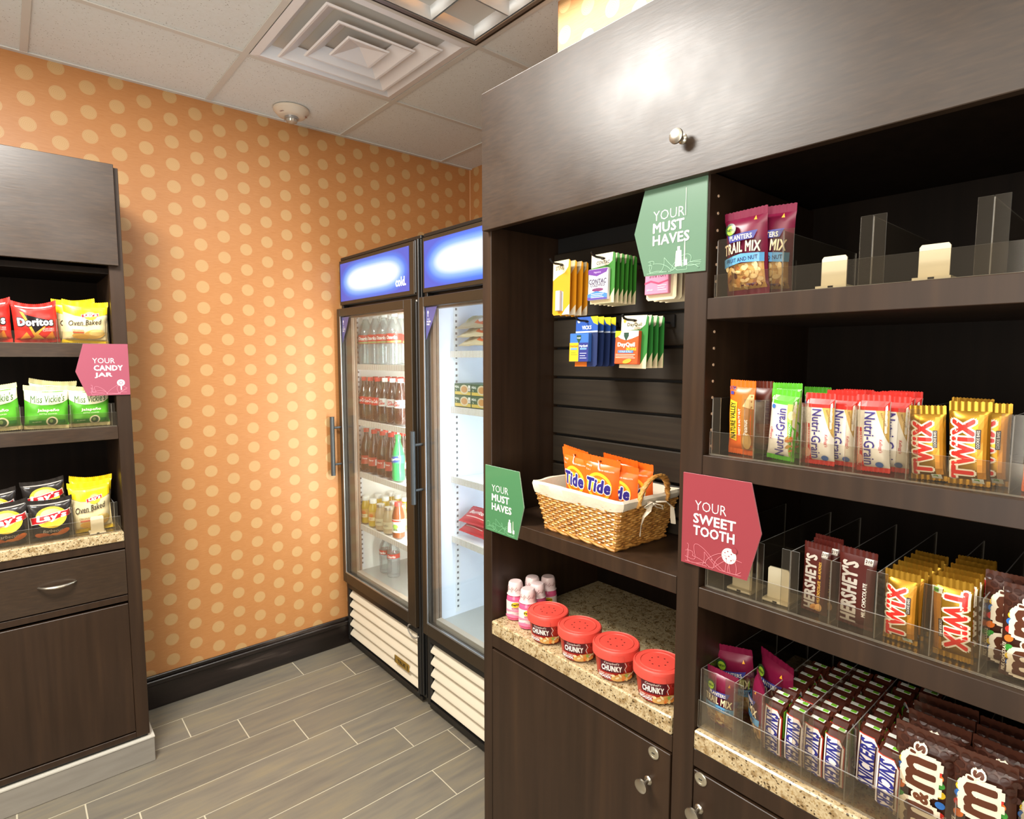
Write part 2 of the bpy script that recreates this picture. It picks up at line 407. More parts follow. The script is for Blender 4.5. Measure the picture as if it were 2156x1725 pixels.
part('wall_angle', B(1.379, 1.398, -1.6, 1.391, CZ-0.002, CZ+.003), GRID, ceil)

# air vent: nested square louvres
vx, vy = 1.0575, 2.085
vent = thing('ceiling_vent', 'white square louvred air diffuser set in the ceiling grid beside the light', 'vent', (vx, vy, CZ))
def ringm(mb, a0, z0, a1, z1, cx=vx, cy=vy, mi=0):
    p0 = [(-a0, -a0), (a0, -a0), (a0, a0), (-a0, a0)]; p1 = [(-a1, -a1), (a1, -a1), (a1, a1), (-a1, a1)]
    for k in range(4):
        l = (k+1) % 4
        mb.face([(cx+p0[k][0], cy+p0[k][1], z0), (cx+p0[l][0], cy+p0[l][1], z0), (cx+p1[l][0], cy+p1[l][1], z1), (cx+p1[k][0], cy+p1[k][1], z1)], mi)
mb = MB(); ringm(mb, .298, CZ, .270, CZ-.004); ringm(mb, .270, CZ-.004, .235, CZ+.030); ringm(mb, .235, CZ+.030, .105, CZ+.050); part('vent_face', mb, TPANEL, vent)
for a, top in ((.222, .020), (.150, .020), (.082, .012)):
    mb = MB(); wd = .058 if a > .1 else .080; ringm(mb, a-wd, CZ+top, a-.012, CZ-.013); ringm(mb, a-.012, CZ-.013, a-.004, CZ-.014); ringm(mb, a-.004, CZ-.014, a, CZ-.009); ringm(mb, a, CZ-.009, a-wd+.004, CZ+top+.004)
    if a < .1: mb.face([(vx-.004, vy-.004, CZ+top), (vx+.004, vy-.004, CZ+top), (vx+.004, vy+.004, CZ+top), (vx-.004, vy+.004, CZ+top)])
    part('louvre_ring', mb, TPANEL, vent)
part('vent_duct', MB().lathe([(.10, CZ+.052), (.10, CZ+.051)], 24, c=(vx, vy, 0)), pm('duct_dark', '#241f1c', .6), vent)

# parabolic troffer, partly in view
light = thing('ceiling_light', 'recessed fluorescent light with silver parabolic louvres in dark rimmed ceiling opening', 'light', (1.0575, 1.17, CZ))
part('rim', B(.757, 1.358, .572, .581, CZ-.006, CZ+.02).box(.757, 1.358, 1.759, 1.768, CZ-.006, CZ+.02).box(.757, .766, .581, 1.759, CZ-.006, CZ+.02).box(1.349, 1.358, .581, 1.759, CZ-.006, CZ+.02), pm('rim_dark', '#1a1a18', .4), light)
part('frame', B(.768, 1.347, .583, .600, CZ-.010, CZ+.02).box(.768, 1.347, 1.740, 1.757, CZ-.010, CZ+.02).box(.768, .785, .6, 1.74, CZ-.010, CZ+.02).box(1.330, 1.347, .6, 1.74, CZ-.010, CZ+.02), ALUM, light, bevel=.002)
LOUV = pm('louvre_silver', '#dcdcda', 0.35, 0.6)
def blade(mb, p, q, ax):                                # V-section curved blade
    for s in (-1, 1):
        def f(u, v):
            wv = s*(0.003+0.022*v**1.8); z = CZ-.006+.05*v; t = p+(q-p)*u
            return (t, ax[1]+wv, z) if ax[0] == 'x' else (ax[1]+wv, t, z)
        mb.grid(f, 1, 5)
for y in [1.74-.19*k for k in range(0, 7)]:
    mb = MB(); blade(mb, .785, 1.33, ('x', y)); part('cross_blade', mb, LOUV, light, smooth=True)
for x in (.785, .967, 1.148, 1.33):
    mb = MB(); blade(mb, .6, 1.74, ('y', x)); part('long_blade', mb, LOUV, light, smooth=True)
part('housing', B(.757, 1.358, .572, 1.768, CZ+.13, CZ+.14), pm('housing_white', '#f2f2f0', .5), light)
TUBE = pm('lamp_tube', '#fff6e8', .5, emit=60)
for x in (.876, 1.0575, 1.239): part('lamp_tube', MB().tube([(x, .6, CZ+.075), (x, 1.74, CZ+.075)], .016, 10), TUBE, light, smooth=True)
area_lamp('louvre_glow', (1.0575, 1.17, CZ-.012), .54, 1.12, 20, (1, .95, .88))

# fire strobe on the ceiling
sx_, sy_ = 1.06, 2.77
strobe = thing('ceiling_strobe', 'round white fire alarm strobe with clear lens on the ceiling tile', 'alarm', (sx_, sy_, CZ))
part('base', MB().lathe([(.078, 0), (.078, -.010), (.072, -.016), (.060, -.030), (.046, -.034)], 32, c=(sx_, sy_, CZ)), pm('strobe_plastic', '#d8cbb8', .35), strobe, smooth=True)
part('lens_ring', MB().lathe([(.030, -.033), (.031, -.044), (.026, -.045)], 24, c=(sx_, sy_, CZ)), ALUM, strobe, smooth=True)
part('lens', MB().lathe([(.026, -.045), (.024, -.056), (.012, -.062), (.002, -.063)], 20, c=(sx_, sy_, CZ)), pm('lens_clear', '#b9b4a8', .08, .5), strobe, smooth=True)
for a in (-150, -30, 90):
    it = T('FIRE', 0, 0, .008, '#7a2420', bold=.02)
    ca, sa = math.cos(math.radians(a)), math.sin(math.radians(a))
    def S(x, z, ca=ca, sa=sa):
        r = .064-z; y = r
        return ((sx_+ca*y-sa*x, sy_+sa*y+ca*x, CZ-.0275), (0, 0, -1))
    me = print_mesh('lettering', it, S, off=.002, dx=0); o = link_mesh('lettering', me, strobe)
    me.transform(Matrix.Translation(-Vector((sx_, sy_, CZ))))

# ================================================================== right display cabinet (faces -X)
XF = 1.015; XB = 1.475
cab = thing('display_cabinet', 'large dark wood display cabinet with open shelves and a long top door', 'cabinet', (1.24, .4, 0))
part('side_panel', B(XF, XB, 1.259, 1.297, .09, 2.245), WOOD, cab, bevel=.0012)
part('divider_panel', B(XF, XB, .607, .656, .09, 1.91), WOOD, cab, bevel=.0012)
part('top_panel', B(XF, XB, -.62, 1.259, 1.915, 1.94), WOODSHADE, cab)
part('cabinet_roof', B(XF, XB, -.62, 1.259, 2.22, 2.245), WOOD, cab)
part('back_panel', B(XB, XB+.012, -.62, 1.297, .09, 2.245), WOODSHADE, cab)
part('side_panel', B(XF, XB, -.66, -.62, .09, 2.245), WOOD, cab)
part('plinth', B(XF+.05, XB, -.66, 1.297, 0, .09), WOOD, cab)
fas = part('top_door', B(XF-.021, XF-.001, -.62, 1.272, 1.903, 2.257), WOODH, cab, bevel=.0012)
def knob(mb, p, d=-1, r=.0145, L=.026):                   # knob on a face that looks along -X
    prof = [(.010, 0), (.009, .002), (.0045, .004), (.0048, L*.55), (r*.8, L*.7), (r, L*.8), (r*.97, L*.92), (r*.6, L), (.001, L*1.02)]
    n = len(mb.v); mb.lathe(prof, 20)
    mb.v[n:] = [(p[0]-z, p[1]+x, p[2]+y) for x, y, z in mb.v[n:]]
mb = MB(); knob(mb, (XF-.021, .655, 1.976)); part('knob', mb, STEEL, fas, smooth=True)
part('shelf', B(XF, XB, .657, 1.258, 1.080, 1.117), WOOD, cab, bevel=.001)
for z in (1.676, 1.375, 1.110): part('shelf', B(XF, XB, -.62, .606, z-.040, z), WOOD, cab, bevel=.001)
part('rail', B(XF, XB, .657, 1.258, .735, .772), WOOD, cab, bevel=.001); part('rail', B(XF, XB, -.62, .606, .735, .772), WOOD, cab, bevel=.001)
LOCKM = pm('lock_face', '#d3ccb8', .3, .9)
def cab_door(y0, y1, ky, kz, ly, lz):
    d = part('door', B(XF-.001, XF+.017, y0, y1, .10, .728), WOOD, cab, bevel=.0012)
    m = MB(); knob(m, (XF-.001, ky, kz), r=.0155, L=.030); part('knob', m, STEEL, d, smooth=True)
    m = MB(); n = len(m.v); m.lathe([(.0135, 0), (.0135, .002), (.0115, .0035), (.0085, .0035), (.008, .0025), (.0035, .0025)], 20)
    m.v[n:] = [(XF-.001-z, ly+x, lz+y) for x, y, z in m.v[n:]]
    m.box(XF-.0045, XF-.003, ly-.0035, ly+.0035, lz-.001, lz+.001, 1); part('lock', m, [LOCKM, BLACK], d, smooth=True)
cab_door(.660, 1.256, .714, .640, .7005, .7115)
cab_door(-.01, .604, .590, .650, .587, .717)
cab_door(-.618, -.014, -.030, .650, -.030, .717)
# slat wall boards
for k in range(-1, 7):
    z1 = 1.6735-.0862*k if k >= 0 else 1.868; z0 = max(z1-.0795, 1.118) if k >= 0 else 1.680
    if z1-z0 < .01: continue
    part('slat_board', B(1.254, 1.272, .657, 1.258, z0, z1), SLATM, cab, bevel=.0025)
part('slat_backing', B(1.272, 1.278, .657, 1.258, 1.118, 1.915), pm('groove_dark', '#0d0b0a', .6), cab)
mb = MB()
for z in [1.39+.032*k for k in range(16)]:
    for x in (1.045,):
        n = len(mb.v); mb.lathe([(.0028, 0), (.0028, .0012)], 8); mb.v[n:] = [(x+a, .607-c, z+b) for a, b, c in mb.v[n:]]
part('shelf_pin_holes', mb, pm('pin_hole', '#c9a98c', .6), cab, kind='stuff')
# stone tops
tag(part('granite_counter', B(XF-.003, XB, .658, 1.2575, .7725, .813), GRANITE, bevel=.003), 'speckled beige granite top under the soup tubs', 'countertop')
tag(part('granite_counter', B(XF-.003, XB, -.618, .6055, .7725, .813), GRANITE, bevel=.003), 'speckled beige granite top under the lowest clear candy tray', 'countertop')

# ================================================================== left display cabinet (faces -Y)
LF = 2.54; LB = 2.92
lc = thing('snack_cabinet', 'dark wood cabinet of chips shelves with drawer and door at left', 'cabinet', (-.1, 2.73, 0))
part('side_panel', B(.300, .344, LF, LB, .112, 2.232), WOOD, lc, bevel=.0012)
part('side_panel', B(-.95, -.91, LF, LB, .112, 2.232), WOOD, lc)
part('back_panel', B(-.91, .30, LB-.012, LB, .112, 2.232), WOODSHADE, lc)
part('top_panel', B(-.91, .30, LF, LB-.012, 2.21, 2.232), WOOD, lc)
part('inner_panel', B(-.91, .30, LF+.02, LB-.012, 1.86, 1.88), WOODSHADE, lc)
part('top_door', B(-.93, .328, LF-.021, LF-.001, 1.888, 2.238), WOODH, lc, bevel=.0012)
for z in (1.610, 1.312): part('shelf', B(-.91, .2995, LF, LB-.012, z-.046, z), WOODH, lc, bevel=.001)
part('rail', B(-.91, .2995, LF, LB-.012, .858, .884), WOOD, lc, bevel=.001)
dr = part('drawer', B(-.60, .299, LF-.003, LF+.016, .683, .852), WOODH, lc, bevel=.0012)
pts = [(.095-.0525+.105*t, LF-.004-.024*math.sin(PI*t)**.6, .772-.002*math.sin(PI*t)) for t in [i/14 for i in range(15)]]
part('handle', MB().tube(pts, [.0035+.0035*math.sin(PI*i/14) for i in range(15)], 8, flat=.8), STEEL, dr, smooth=True)
part('rail', B(-.91, .2995, LF, LB-.012, .655, .678), WOOD, lc, bevel=.001)
part('door', B(-.60, .299, LF-.001, LF+.018, .140, .645), WOOD, lc, bevel=.0016)
part('rail', B(-.91, .2995, LF, LB-.012, .112, .134), WOOD, lc, bevel=.001)
part('toe_kick', B(-.95, .357, LF-.012, LB, 0.0, .097), TOEK, lc, bevel=.002)
part('toe_lit_edge', B(-.95, .358, LF-.0135, LB, .097, .1015), pm('tile_lit_edge', '#c5c0b4', .4), lc)  # lit top edge of the tile, put in as a paler strip
part('plinth', B(-.95, .338, LF+.01, LB, .1015, .112), BLACK, lc)  # filler strip; shadow line above the toe kick put in as black
tag(part('granite_counter', B(-.908, .2985, LF-.004, LB-.013, .8845, .9205), GRANITE, bevel=.003), 'speckled granite top of the cabinet that holds the chips bags', 'countertop')

# ================================================================== glass door coolers (face -X)
def lightbox_mat():
    m, N, L, b = new_mat('backlit_blue')
    tc = N.new('ShaderNodeTexCoord'); sp = N.new('ShaderNodeSeparateXYZ'); L.new(tc.outputs['Generated'], sp.inputs[0])
    def M(op, a, bb=None):
        n = N.new('ShaderNodeMath'); n.operation = op
        for i, v in enumerate((a, bb)):
            if v is None: continue
            if isinstance(v, (int, float)): n.inputs[i].default_value = v
            else: L.new(v, n.inputs[i])
        return n.outputs[0]
    u = M('POWER', M('ABSOLUTE', M('MULTIPLY', M('SUBTRACT', sp.outputs['Y'], .5), 2.15)), 4.0)
    v = M('POWER', M('ABSOLUTE', M('MULTIPLY', M('SUBTRACT', sp.outputs['Z'], .50), 1.9)), 1.8)
    r = ramp(N, [(0, '#ffffff'), (.20, '#f4f8ff'), (.42, '#8fb8f6'), (.70, '#4a74d2'), (1, '#4a52b4')]); L.new(M('ADD', M('MULTIPLY', u, .75), v), r.inputs[0])
    L.new(r.outputs[0], b.inputs['Emission Color']); b.inputs['Emission Strength'].default_value = 0.85
    b.inputs['Base Color'].default_value = lin('#22306a'); b.inputs['Roughness'].default_value = .25
    return m
LBOX = lightbox_mat()
def rail_mat():
    m, N, L, b = new_mat('price_rail')
    tc = N.new('ShaderNodeTexCoord'); sp = N.new('ShaderNodeSeparateXYZ'); L.new(tc.outputs['Object'], sp.inputs[0])
    n = N.new('ShaderNodeMath'); n.operation = 'MULTIPLY'; n.inputs[1].default_value = 105; L.new(sp.outputs['Y'], n.inputs[0])
    f = N.new('ShaderNodeMath'); f.operation = 'FRACT'; L.new(n.outputs[0], f.inputs[0])
    r = ramp(N, [(0, '#f4f2ec'), (.62, '#b09a80')], 'CONSTANT'); L.new(f.outputs[0], r.inputs[0]); L.new(r.outputs[0], b.inputs['Base Color'])
    return m
PRAIL = rail_mat()
LIN1 = pm('liner_warm', '#efede6', .4); LIN2 = pm('liner_cool', '#e4eaf6', .4); FLOORG = pm('liner_floor', '#b9b8b2', .35, .3)
WIRE = pm('shelf_white', '#eef0f0', .4)
def cooler(ya, yb, lin_m, shelves, xs, label, warm):        # ya = far (image left) side, yb = near side
    c = thing('glass_door_cooler', label, 'refrigerator', (1.7, (ya+yb)/2, 0))
    X0 = 1.348; X1 = 2.08
    m = MB(); m.box(X0, X1, ya-.022, ya, .035, 2.06); m.box(X0, X1, yb, yb+.022, .035, 2.06); m.box(X1, X1+.02, yb, ya, .035, 2.06)
    m.box(X0+.03, X1, yb+.022, ya-.022, 1.815, 2.06); m.box(X0+.06, X1, yb+.022, ya-.022, .035, .385); m.box(X0, X1, yb, ya, 2.06, 2.075)
    part('cabinet_body', m, BLACK, c, bevel=.002)
    a, b = ya-.0235, yb+.0235
    m = MB(); m.box(X0+.04, X1-.02, a-.006, a, .40, 1.80); m.box(X0+.04, X1-.02, b, b+.006, .40, 1.80); m.box(X1-.03, X1-.02, b, a, .40, 1.80); m.box(X0+.02, X1-.02, b, a, 1.80, 1.813)
    part('liner', m, lin_m, c)
    part('liner_floor', B(X0+.01, X1-.02, b, a, .387, .405), FLOORG, c)
    jw = .070 if warm else .030
    m = MB()
    for k, (dx, dw, mi) in enumerate(((0, jw, 0), (.012, jw-.012, 1), (.022, jw-.006, 0))):
        m.box(X0+.006+dx, X0+.006+dx+.0115, a-dw, a, .405, 1.80, mi)
    m.box(X0+.006, X0+.034, b, b+.055, .405, 1.80, 0); m.box(X0+.006, X0+.034, b+.055, a-jw, 1.765, 1.80, 0); m.box(X0+.006, X0+.034, b+.055, a-jw, .405, .43, 1)
    part('door_jamb', m, [pm('jamb_brown', '#7c6552', .4), pm('jamb_tan', '#b5a594', .4)], c)
    # light box
    lb = part('light_box', B(1.338, X0+.03, yb+.042, ya-.004, 1.832, 2.056), BLACKB, c, bevel=.002)
    part('sign_panel', B(1.3365, 1.3379, yb+.080, ya-.018, 1.850, 2.040), LBOX, lb)
    # posts
    part('corner_post', B(1.334, X0-.0005, yb+.002, yb+.016, .05, 2.06).box(1.330, X0-.0005, yb+.017, yb+.030, .05, 1.80).box(1.330, X0-.0005, yb+.017, yb+.030, 1.835, 2.056), BLACK, c, bevel=.003)
    # door
    d0, d1 = yb+.036, ya-.003; z0, z1 = .360, 1.812
    m = MB(); m.box(1.318, 1.343, d1-.034, d1, z0, z1); m.box(1.318, 1.343, d0, d0+.064, z0, z1); m.box(1.318, 1.343, d0+.064, d1-.034, z1-.040, z1); m.box(1.318, 1.343, d0+.064, d1-.034, z0, z0+.055)
    d = part('door', m, BLACKB, c, bevel=.002)
    part('glass_pane', B(1.328, 1.333, d0+.066, d1-.036, z0+.057, z1-.042), GLASS, d)
    part('glazing_bead', B(1.3165, 1.321, d1-.040, d1-.034, z0+.055, z1-.04).box(1.3165, 1.321, d0+.064, d1-.040, z0+.055, z0+.062), ALUM, d)
    hy = d1-.012
    m = MB(); m.tube([(1.272, hy, .945), (1.272, hy, 1.255)], .0115, 10)
    for z in (1.003, 1.197): m.tube([(1.272, hy, z), (1.3185, hy, z)], .006, 8)
    part('handle', m, GREYBAR, d, smooth=True)
    # shelves
    for z in shelves:
        s = part('wire_shelf', B(xs+.012, X1-.05, b+.008, a-.008, z-.012, z-.004), WIRE, c)
        part('price_rail', B(xs, xs+.011, b+.008, a-.008, z-.022, z+.006), PRAIL, s)
    m = MB(); m.box(xs+.02, xs+.045, a-.0085, a-.006, .42, 1.78)
    for k in range(52): m.box(xs+.028, xs+.037, a-.0092, a-.0085, .44+.026*k, .45+.026*k, 1)
    part('shelf_standard', m, [WHITE, pm('slot_dark', '#5d5f63', .6)], c)
    # grille
    g0, g1 = yb+.040, ya-.008
    m = MB(); m.box(1.335, 1.352, g1-.020, g1, .030, .352); m.box(1.335, 1.352, g0, g0+.012, .030, .352); m.box(1.335, 1.352, g0+.012, g1-.02, .322, .352); m.box(1.335, 1.358, g0+.012, g1-.02, .030, .048)
    g = part('grille', m, BLACK, c, bevel=.002)
    part('grille_back', B(1.392, 1.398, g0, g1, .04, .35), pm('grille_shadow', '#4a4036', .7), g)
    for k in range(5):
        z = .056+.0535*k
        def sl(u, v, z=z):                                  # curved cream slat
            y = g0+.014+(g1-.022-g0-.014)*u
            P = [(1.378, z+.006), (1.345, z), (1.338, z+.006), (1.339, z+.014), (1.362, z+.040), (1.385, z+.046)]
            i = min(int(v*5), 4); f = v*5-i
            return (P[i][0]+(P[i+1][0]-P[i][0])*f, y, P[i][1]+(P[i+1][1]-P[i][1])*f)
        part('slat', MB().grid(sl, 1, 5), CREAM, g, smooth=True)
    if warm:
        bd = part('badge', B(1.334, 1.338, 2.27, 2.40, .107, .142), pm('badge_gold', '#b08d3e', .35, .5), g)
    part('foot_rail', B(1.345, 1.36, yb+.03, ya-.01, .012, .03), BLACK, c)
    for y in (ya-.06, yb+.06):
        part('caster', MB().lathe([(.02, 0), (.02, .03)], 10, c=(1.42, y, 0)), BLACK, c)
    return c, d, lb, g
S1Z = (1.522, 1.232, .956, .672); S2Z = (1.585, 1.345, 1.038, .770)
fr, frd, frl, frg = cooler(2.915, 2.140, LIN1, S1Z, 1.385, 'black glass door cooler filled with bottled drinks against the patterned wall', True)
fz, fzd, fzl, fzg = cooler(2.118, 1.36, LIN2, S2Z, 1.454, 'nearly empty white lined glass door cooler beside the wood cabinet', False)
def world_print(name, items, S, par, **k):
    me = print_mesh(name, items, S, **k); me.transform(Matrix.Translation(-WL[par.name])); o = link_mesh(name, me, par); WL[o.name] = WL[par.name]; return o
def faceX(x0, y0, z0): return lambda x, z: ((x0, y0-x, z0+z), (-1, 0, 0))
def faceY(x0, y0, z0): return lambda x, z: ((x0+x, y0, z0+z), (0, -1, 0))
o = world_print('lettering', T('cold.', 0, 0, .038, '#ffffff', bold=.03, w=.086), faceX(1.3365, 2.290, 1.896), frl, dx=0)
o.data.materials[0] = pm('lit_white', '#ffffff', .5, emit=.9)
badge = [c for c in frg.children if c.name.startswith('badge')][0]
it = T('TRUE', 0, 0, .016, '#2a2113', bold=.03, w=.07)+Rc(-.062, -.058, -.013, .013, '#2a2113')+Rc(.05, .06, -.012, .012, '#5a4a22')
frg_l = world_print('lettering', it, faceX(1.334, 2.335, .1245), frg, dx=0)
def corner_sticker(d, y, z, l1, l2, l3, sc=1.0):
    it = Pg([(0, 0), (.085*sc, 0), (.052*sc, -.060), (.002, -.135)], '#5d5a93')
    it += El(.018*sc, -.022, .005*sc, .007, '#f2f0ff', 12)+Rc(.0165*sc, .0195*sc, -.040, -.026, '#f2f0ff')
    it += T(l1, .021*sc, -.050, .006, '#ece9ff', w=.020*sc)+T(l2, .024*sc, -.060, .007, '#ffffff', bold=.02, w=.028*sc)+T(l3, .020*sc, -.071, .007, '#ffffff', bold=.02, w=.020*sc)
    o = world_print('corner_sticker', it, faceX(1.328, y, z), d, dx=0); return o
corner_sticker(fzd, 2.078, 1.770, 'YOUR', 'FROZEN', 'FARE')
corner_sticker(frd, 2.874, 1.768, 'YOUR', 'COLD', 'SIPS')
pts = [(1.322, 2.205+.045*math.cos(a), .335+.028*math.sin(a)) for a in [math.radians(200+17*k) for k in range(14)]]
part('loose_gasket', MB().tube(pts, .0035, 6), pm('gasket_grey', '#8a857c', .5), fr, smooth=True)
# lamps inside the coolers
area_lamp('cooler_lamp', (1.40, 2.20, 1.15), 1.2, .04, 21, (1, .97, .92), (0, math.radians(-90), math.radians(40)))
area_lamp('cooler_lamp', (1.42, 1.42, 1.15), 1.2, .04, 9, (.86, .93, 1), (0, math.radians(-90), math.radians(50)))

# ================================================================== packages: templates
TM = {}
def place(kind, loc, rz, name, label, cat, group=None, tilt=0.0, roll=0.0, sc=1.0):
    o = bpy.data.objects.new(name, None); o.empty_display_size = .03; COL.objects.link(o)
    o.location = loc; o.rotation_euler = (math.radians(tilt), math.radians(roll), math.radians(rz)); o.scale = (sc, sc, sc)
    tag(o, label, cat, group)
    for n, me in TM[kind]:
        c = bpy.data.objects.new(n, me); COL.objects.link(c); c.parent = o
    return o
def pillow(w, h, d, col, top=.012, bot=.010, sq=2.4, ex=.6, vb=.34, pinch=.05, wr=.0022, sag=0, seed=0, nx=12, nz=16, seal=None, rough=.34, metal=0, fold=0, segs=True, mats=None):
    def S(x, z):
        v = min(1, max(0, (z-bot)/(h-top-bot))); a = max(0, 1-abs(2*x/w)**sq)**ex; bq = max(0, 4*v*(1-v))**vb
        t = d/2*a*bq
        n = noise.noise(Vector((x*38+seed*3.1, z*30+seed, seed*1.7)))*wr*(.25+.75*bq)+noise.noise(Vector((x*16, z*16, seed+9.0)))*wr*.8
        px = x*(1-pinch*bq)
        zz = z-sag*(1-(2*x/w)**2)*(z/h)**3
        return ((px, -t-.0003+n, zz), (0, -1, 0))
    mb = MB()
    mb.grid(lambda u, v: S(-w/2+w*u, bot+(h-top-bot)*v)[0], nx, nz)
    def back(u, v):
        p = S(-w/2+w*u, bot+(h-top-bot)*v)[0]; q = S(-w/2+w*u, bot+(h-top-bot)*v)
        return (p[0], -p[1]*.8+.0003, p[2])
    mb.grid(back, nx, nz)
    parts = [('wrapper', mb.mesh('wrapper', pm('film_%s_%d' % (col.strip('#'), int(metal*10)), col, rough, metal), smooth=True))]
    def strip(z0, z1, dirn):
        m = MB(); n2 = nx*2
        for side in (-.0004, .0004):
            def f(u, v):
                z = z0+(z1-z0)*v-sag*(1-(2*u-1)**2)*(((z0+(z1-z0)*v)/h)**3)
                if v > .99: z += (.0012 if int(u*n2+.5) % 2 else 0)*dirn
                y = side+.0006*math.sin(u*40+seed)+(S(-w/2+w*u, bot if dirn < 0 else h-top)[0][1]+.0003)
                if fold and dirn > 0: return (-w/2+w*u, y+(abs(z-z0))*.9, z0+abs(z-z0)*.25)
                return (-w/2+w*u, y, z+.0004*math.sin(v*20))
            m.grid(f, n2, 3)
        return m
    sm = pm('film_%s_%d' % ((seal or col).strip('#'), int(metal*10)), seal or col, rough, metal)
    if top: parts.append(('top_seal', strip(h-top, h, 1).mesh('top_seal', sm, smooth=True)))
    if bot: parts.append(('bottom_seal', strip(bot, 0, -1).mesh('bottom_seal', sm, smooth=True)))
    return S, parts
def make(kind, S, parts, items, extra=(), **k):
    TM[kind] = parts+[('printed_front', print_mesh('printed_front', items, S, **k))]+list(extra)
rnd = random.Random(3)
def nuts(x0, x1, z0, z1, n, cols, r=(.005, .008)):
    o = []
    for _ in range(n):
        o += El(rnd.uniform(x0, x1), rnd.uniform(z0, z1), rnd.uniform(*r), rnd.uniform(*r)*.6, rnd.choice(cols), 9, rnd.uniform(0, 180))
    return o
NUTC = ['#e8c98c', '#dcb46c', '#c98f4c', '#f0d8a4', '#a8693a', '#5a2f22', '#e2bd7c']
# trail mix pouch
S, P = pillow(.088, .165, .034, '#741436', top=.014, bot=.012, seed=1)
it = Rc(-.040, .040, .012, .062, '#cf9f58')+nuts(-.034, .034, .016, .058, 40, NUTC)
it += Pg([(-.043, .056), (0, .063), (.043, .060), (.043, .077), (0, .080), (-.043, .073)], '#5f9fcd')+T('FRUIT AND NUT', 0, .069, .0075, '#1f2c52', bold=.02, w=.066, rot=2)
it += T('TRAIL MIX', 0, .090, .019, '#f0dfb8', bold=.03, w=.076, ol=.05, olcol='#3a1020', shear=.1, arch=.003)
it += Pg([(-.024, .103), (.026, .106), (.033, .121), (-.028, .117)], '#3c3f8c')+T('PLANTERS', 0, .1115, .009, '#f2e9d0', bold=.02, w=.046)
it += El(-.022, .129, .0125, .0125, '#1d3a1c')+El(-.021, .1275, .0095, .0095, '#8fae2e')+T('NEW', -.021, .128, .005, '#20301a', bold=.03)
it += Pg([(.026, .140), (.032, .140), (.029, .148)], '#e9a52c')+T('NET WT', .018, .020, .0035, '#6a6fb0')
make('trail_mix', S, P, it)
# granola bar (orange)
S, P = pillow(.052, .142, .020, '#ea6a1c', top=.012, bot=.010, seed=2)
it = Rc(.004, .0255, .010, .118, '#a9702f')+Pg([(.006, .095), (.018, .118), (.0255, .118), (.0255, .090)], '#e3c186')
it += El(.015, .028, .008, .016, '#d9b06a')+Pg([(-.022, .030), (-.006, .026), (-.005, .102), (-.022, .106)], '#f3c532')
it += T('NATURE VALLEY', -.0138, .066, .011, '#2c3a1a', rot=90, bold=.03, w=.070)+T('SWEET & SALTY NUT', .0005, .064, .0045, '#fdf3e2', rot=90, bold=.02, w=.052)
it += T('Peanut', .0135, .055, .0075, '#fff7e8', rot=90, bold=.02)+Rc(-.022, -.014, .116, .122, '#4a4a9a')+T('170', -.018, .128, .006, '#3a3a86', bold=.03)
make('granola_orange', S, P, it)
S, P = pillow(.045, .140, .020, '#5a2417', top=.012, seed=3); make('granola_brown', S, P, Rc(-.02, .02, .02, .06, '#8a4a24'))
# cereal bars
def cereal(kind, c1, c2, rot, seed):
    S, P = pillow(.050, .128, .020, '#efe9dc', top=.010, bot=.008, seal=c1, seed=seed, sq=3.2, ex=.5)
    s = 1 if rot > 0 else -1
    it = Rc(-.025, .025, .104, .119, c1)
    if s > 0:
        it += Pg([(.009, .106), (.025, .106), (.025, .008), (.017, .008)], '#a9c04a')+Pg([(.013, .075), (.025, .060), (.025, .008), (.020, .008)], c1)+El(.018, .086, .006, .008, '#e9dca0')
        it += T('APPLE CINNAMON', .0165, .048, .0035, '#f4f6e0', rot=90, w=.045)+T('Nutri-Grain', .000, .053, .0165, '#4a3f86', rot=90, bold=.015, w=.088)+T("Kellogg's", -.0165, .050, .006, '#c4233a', rot=90, shear=.2, bold=.01)
        it += El(-.0165, .099, .004, .004, '#3e6fb0')+nuts(.013, .022, .020, .045, 6, ['#c9742e', '#b98c3c'], (.003, .006))
    else:
        it += Pg([(-.025, .075), (-.016, .075), (-.012, .008), (-.025, .008)], c1)+Pg([(.006, .104), (.025, .104), (.025, .050)], '#cfa95a')+El(-.018, .022, .005, .008, '#f0b9a4')
        it += T('STRAWBERRY', -.0165, .052, .0045, '#f8e6d8', rot=-90, bold=.02, w=.032)+T('Nutri-Grain', -.003, .057, .0165, '#4a3f86', rot=-90, bold=.015, w=.088)+T("Kellogg's", .0145, .046, .006, '#c4233a', rot=-90, shear=.2, bold=.01)
        it += El(.012, .014, .006, .005, '#4a6aa8')+T('Bakery Crisp', .018, .090, .004, '#7a5a22', rot=-70)
    make(kind, S, P, it)
cereal('cereal_green', '#5cb82e', '#4f9a2a', 90, 4); cereal('cereal_red', '#d8342c', '#b9251f', -90, 5)
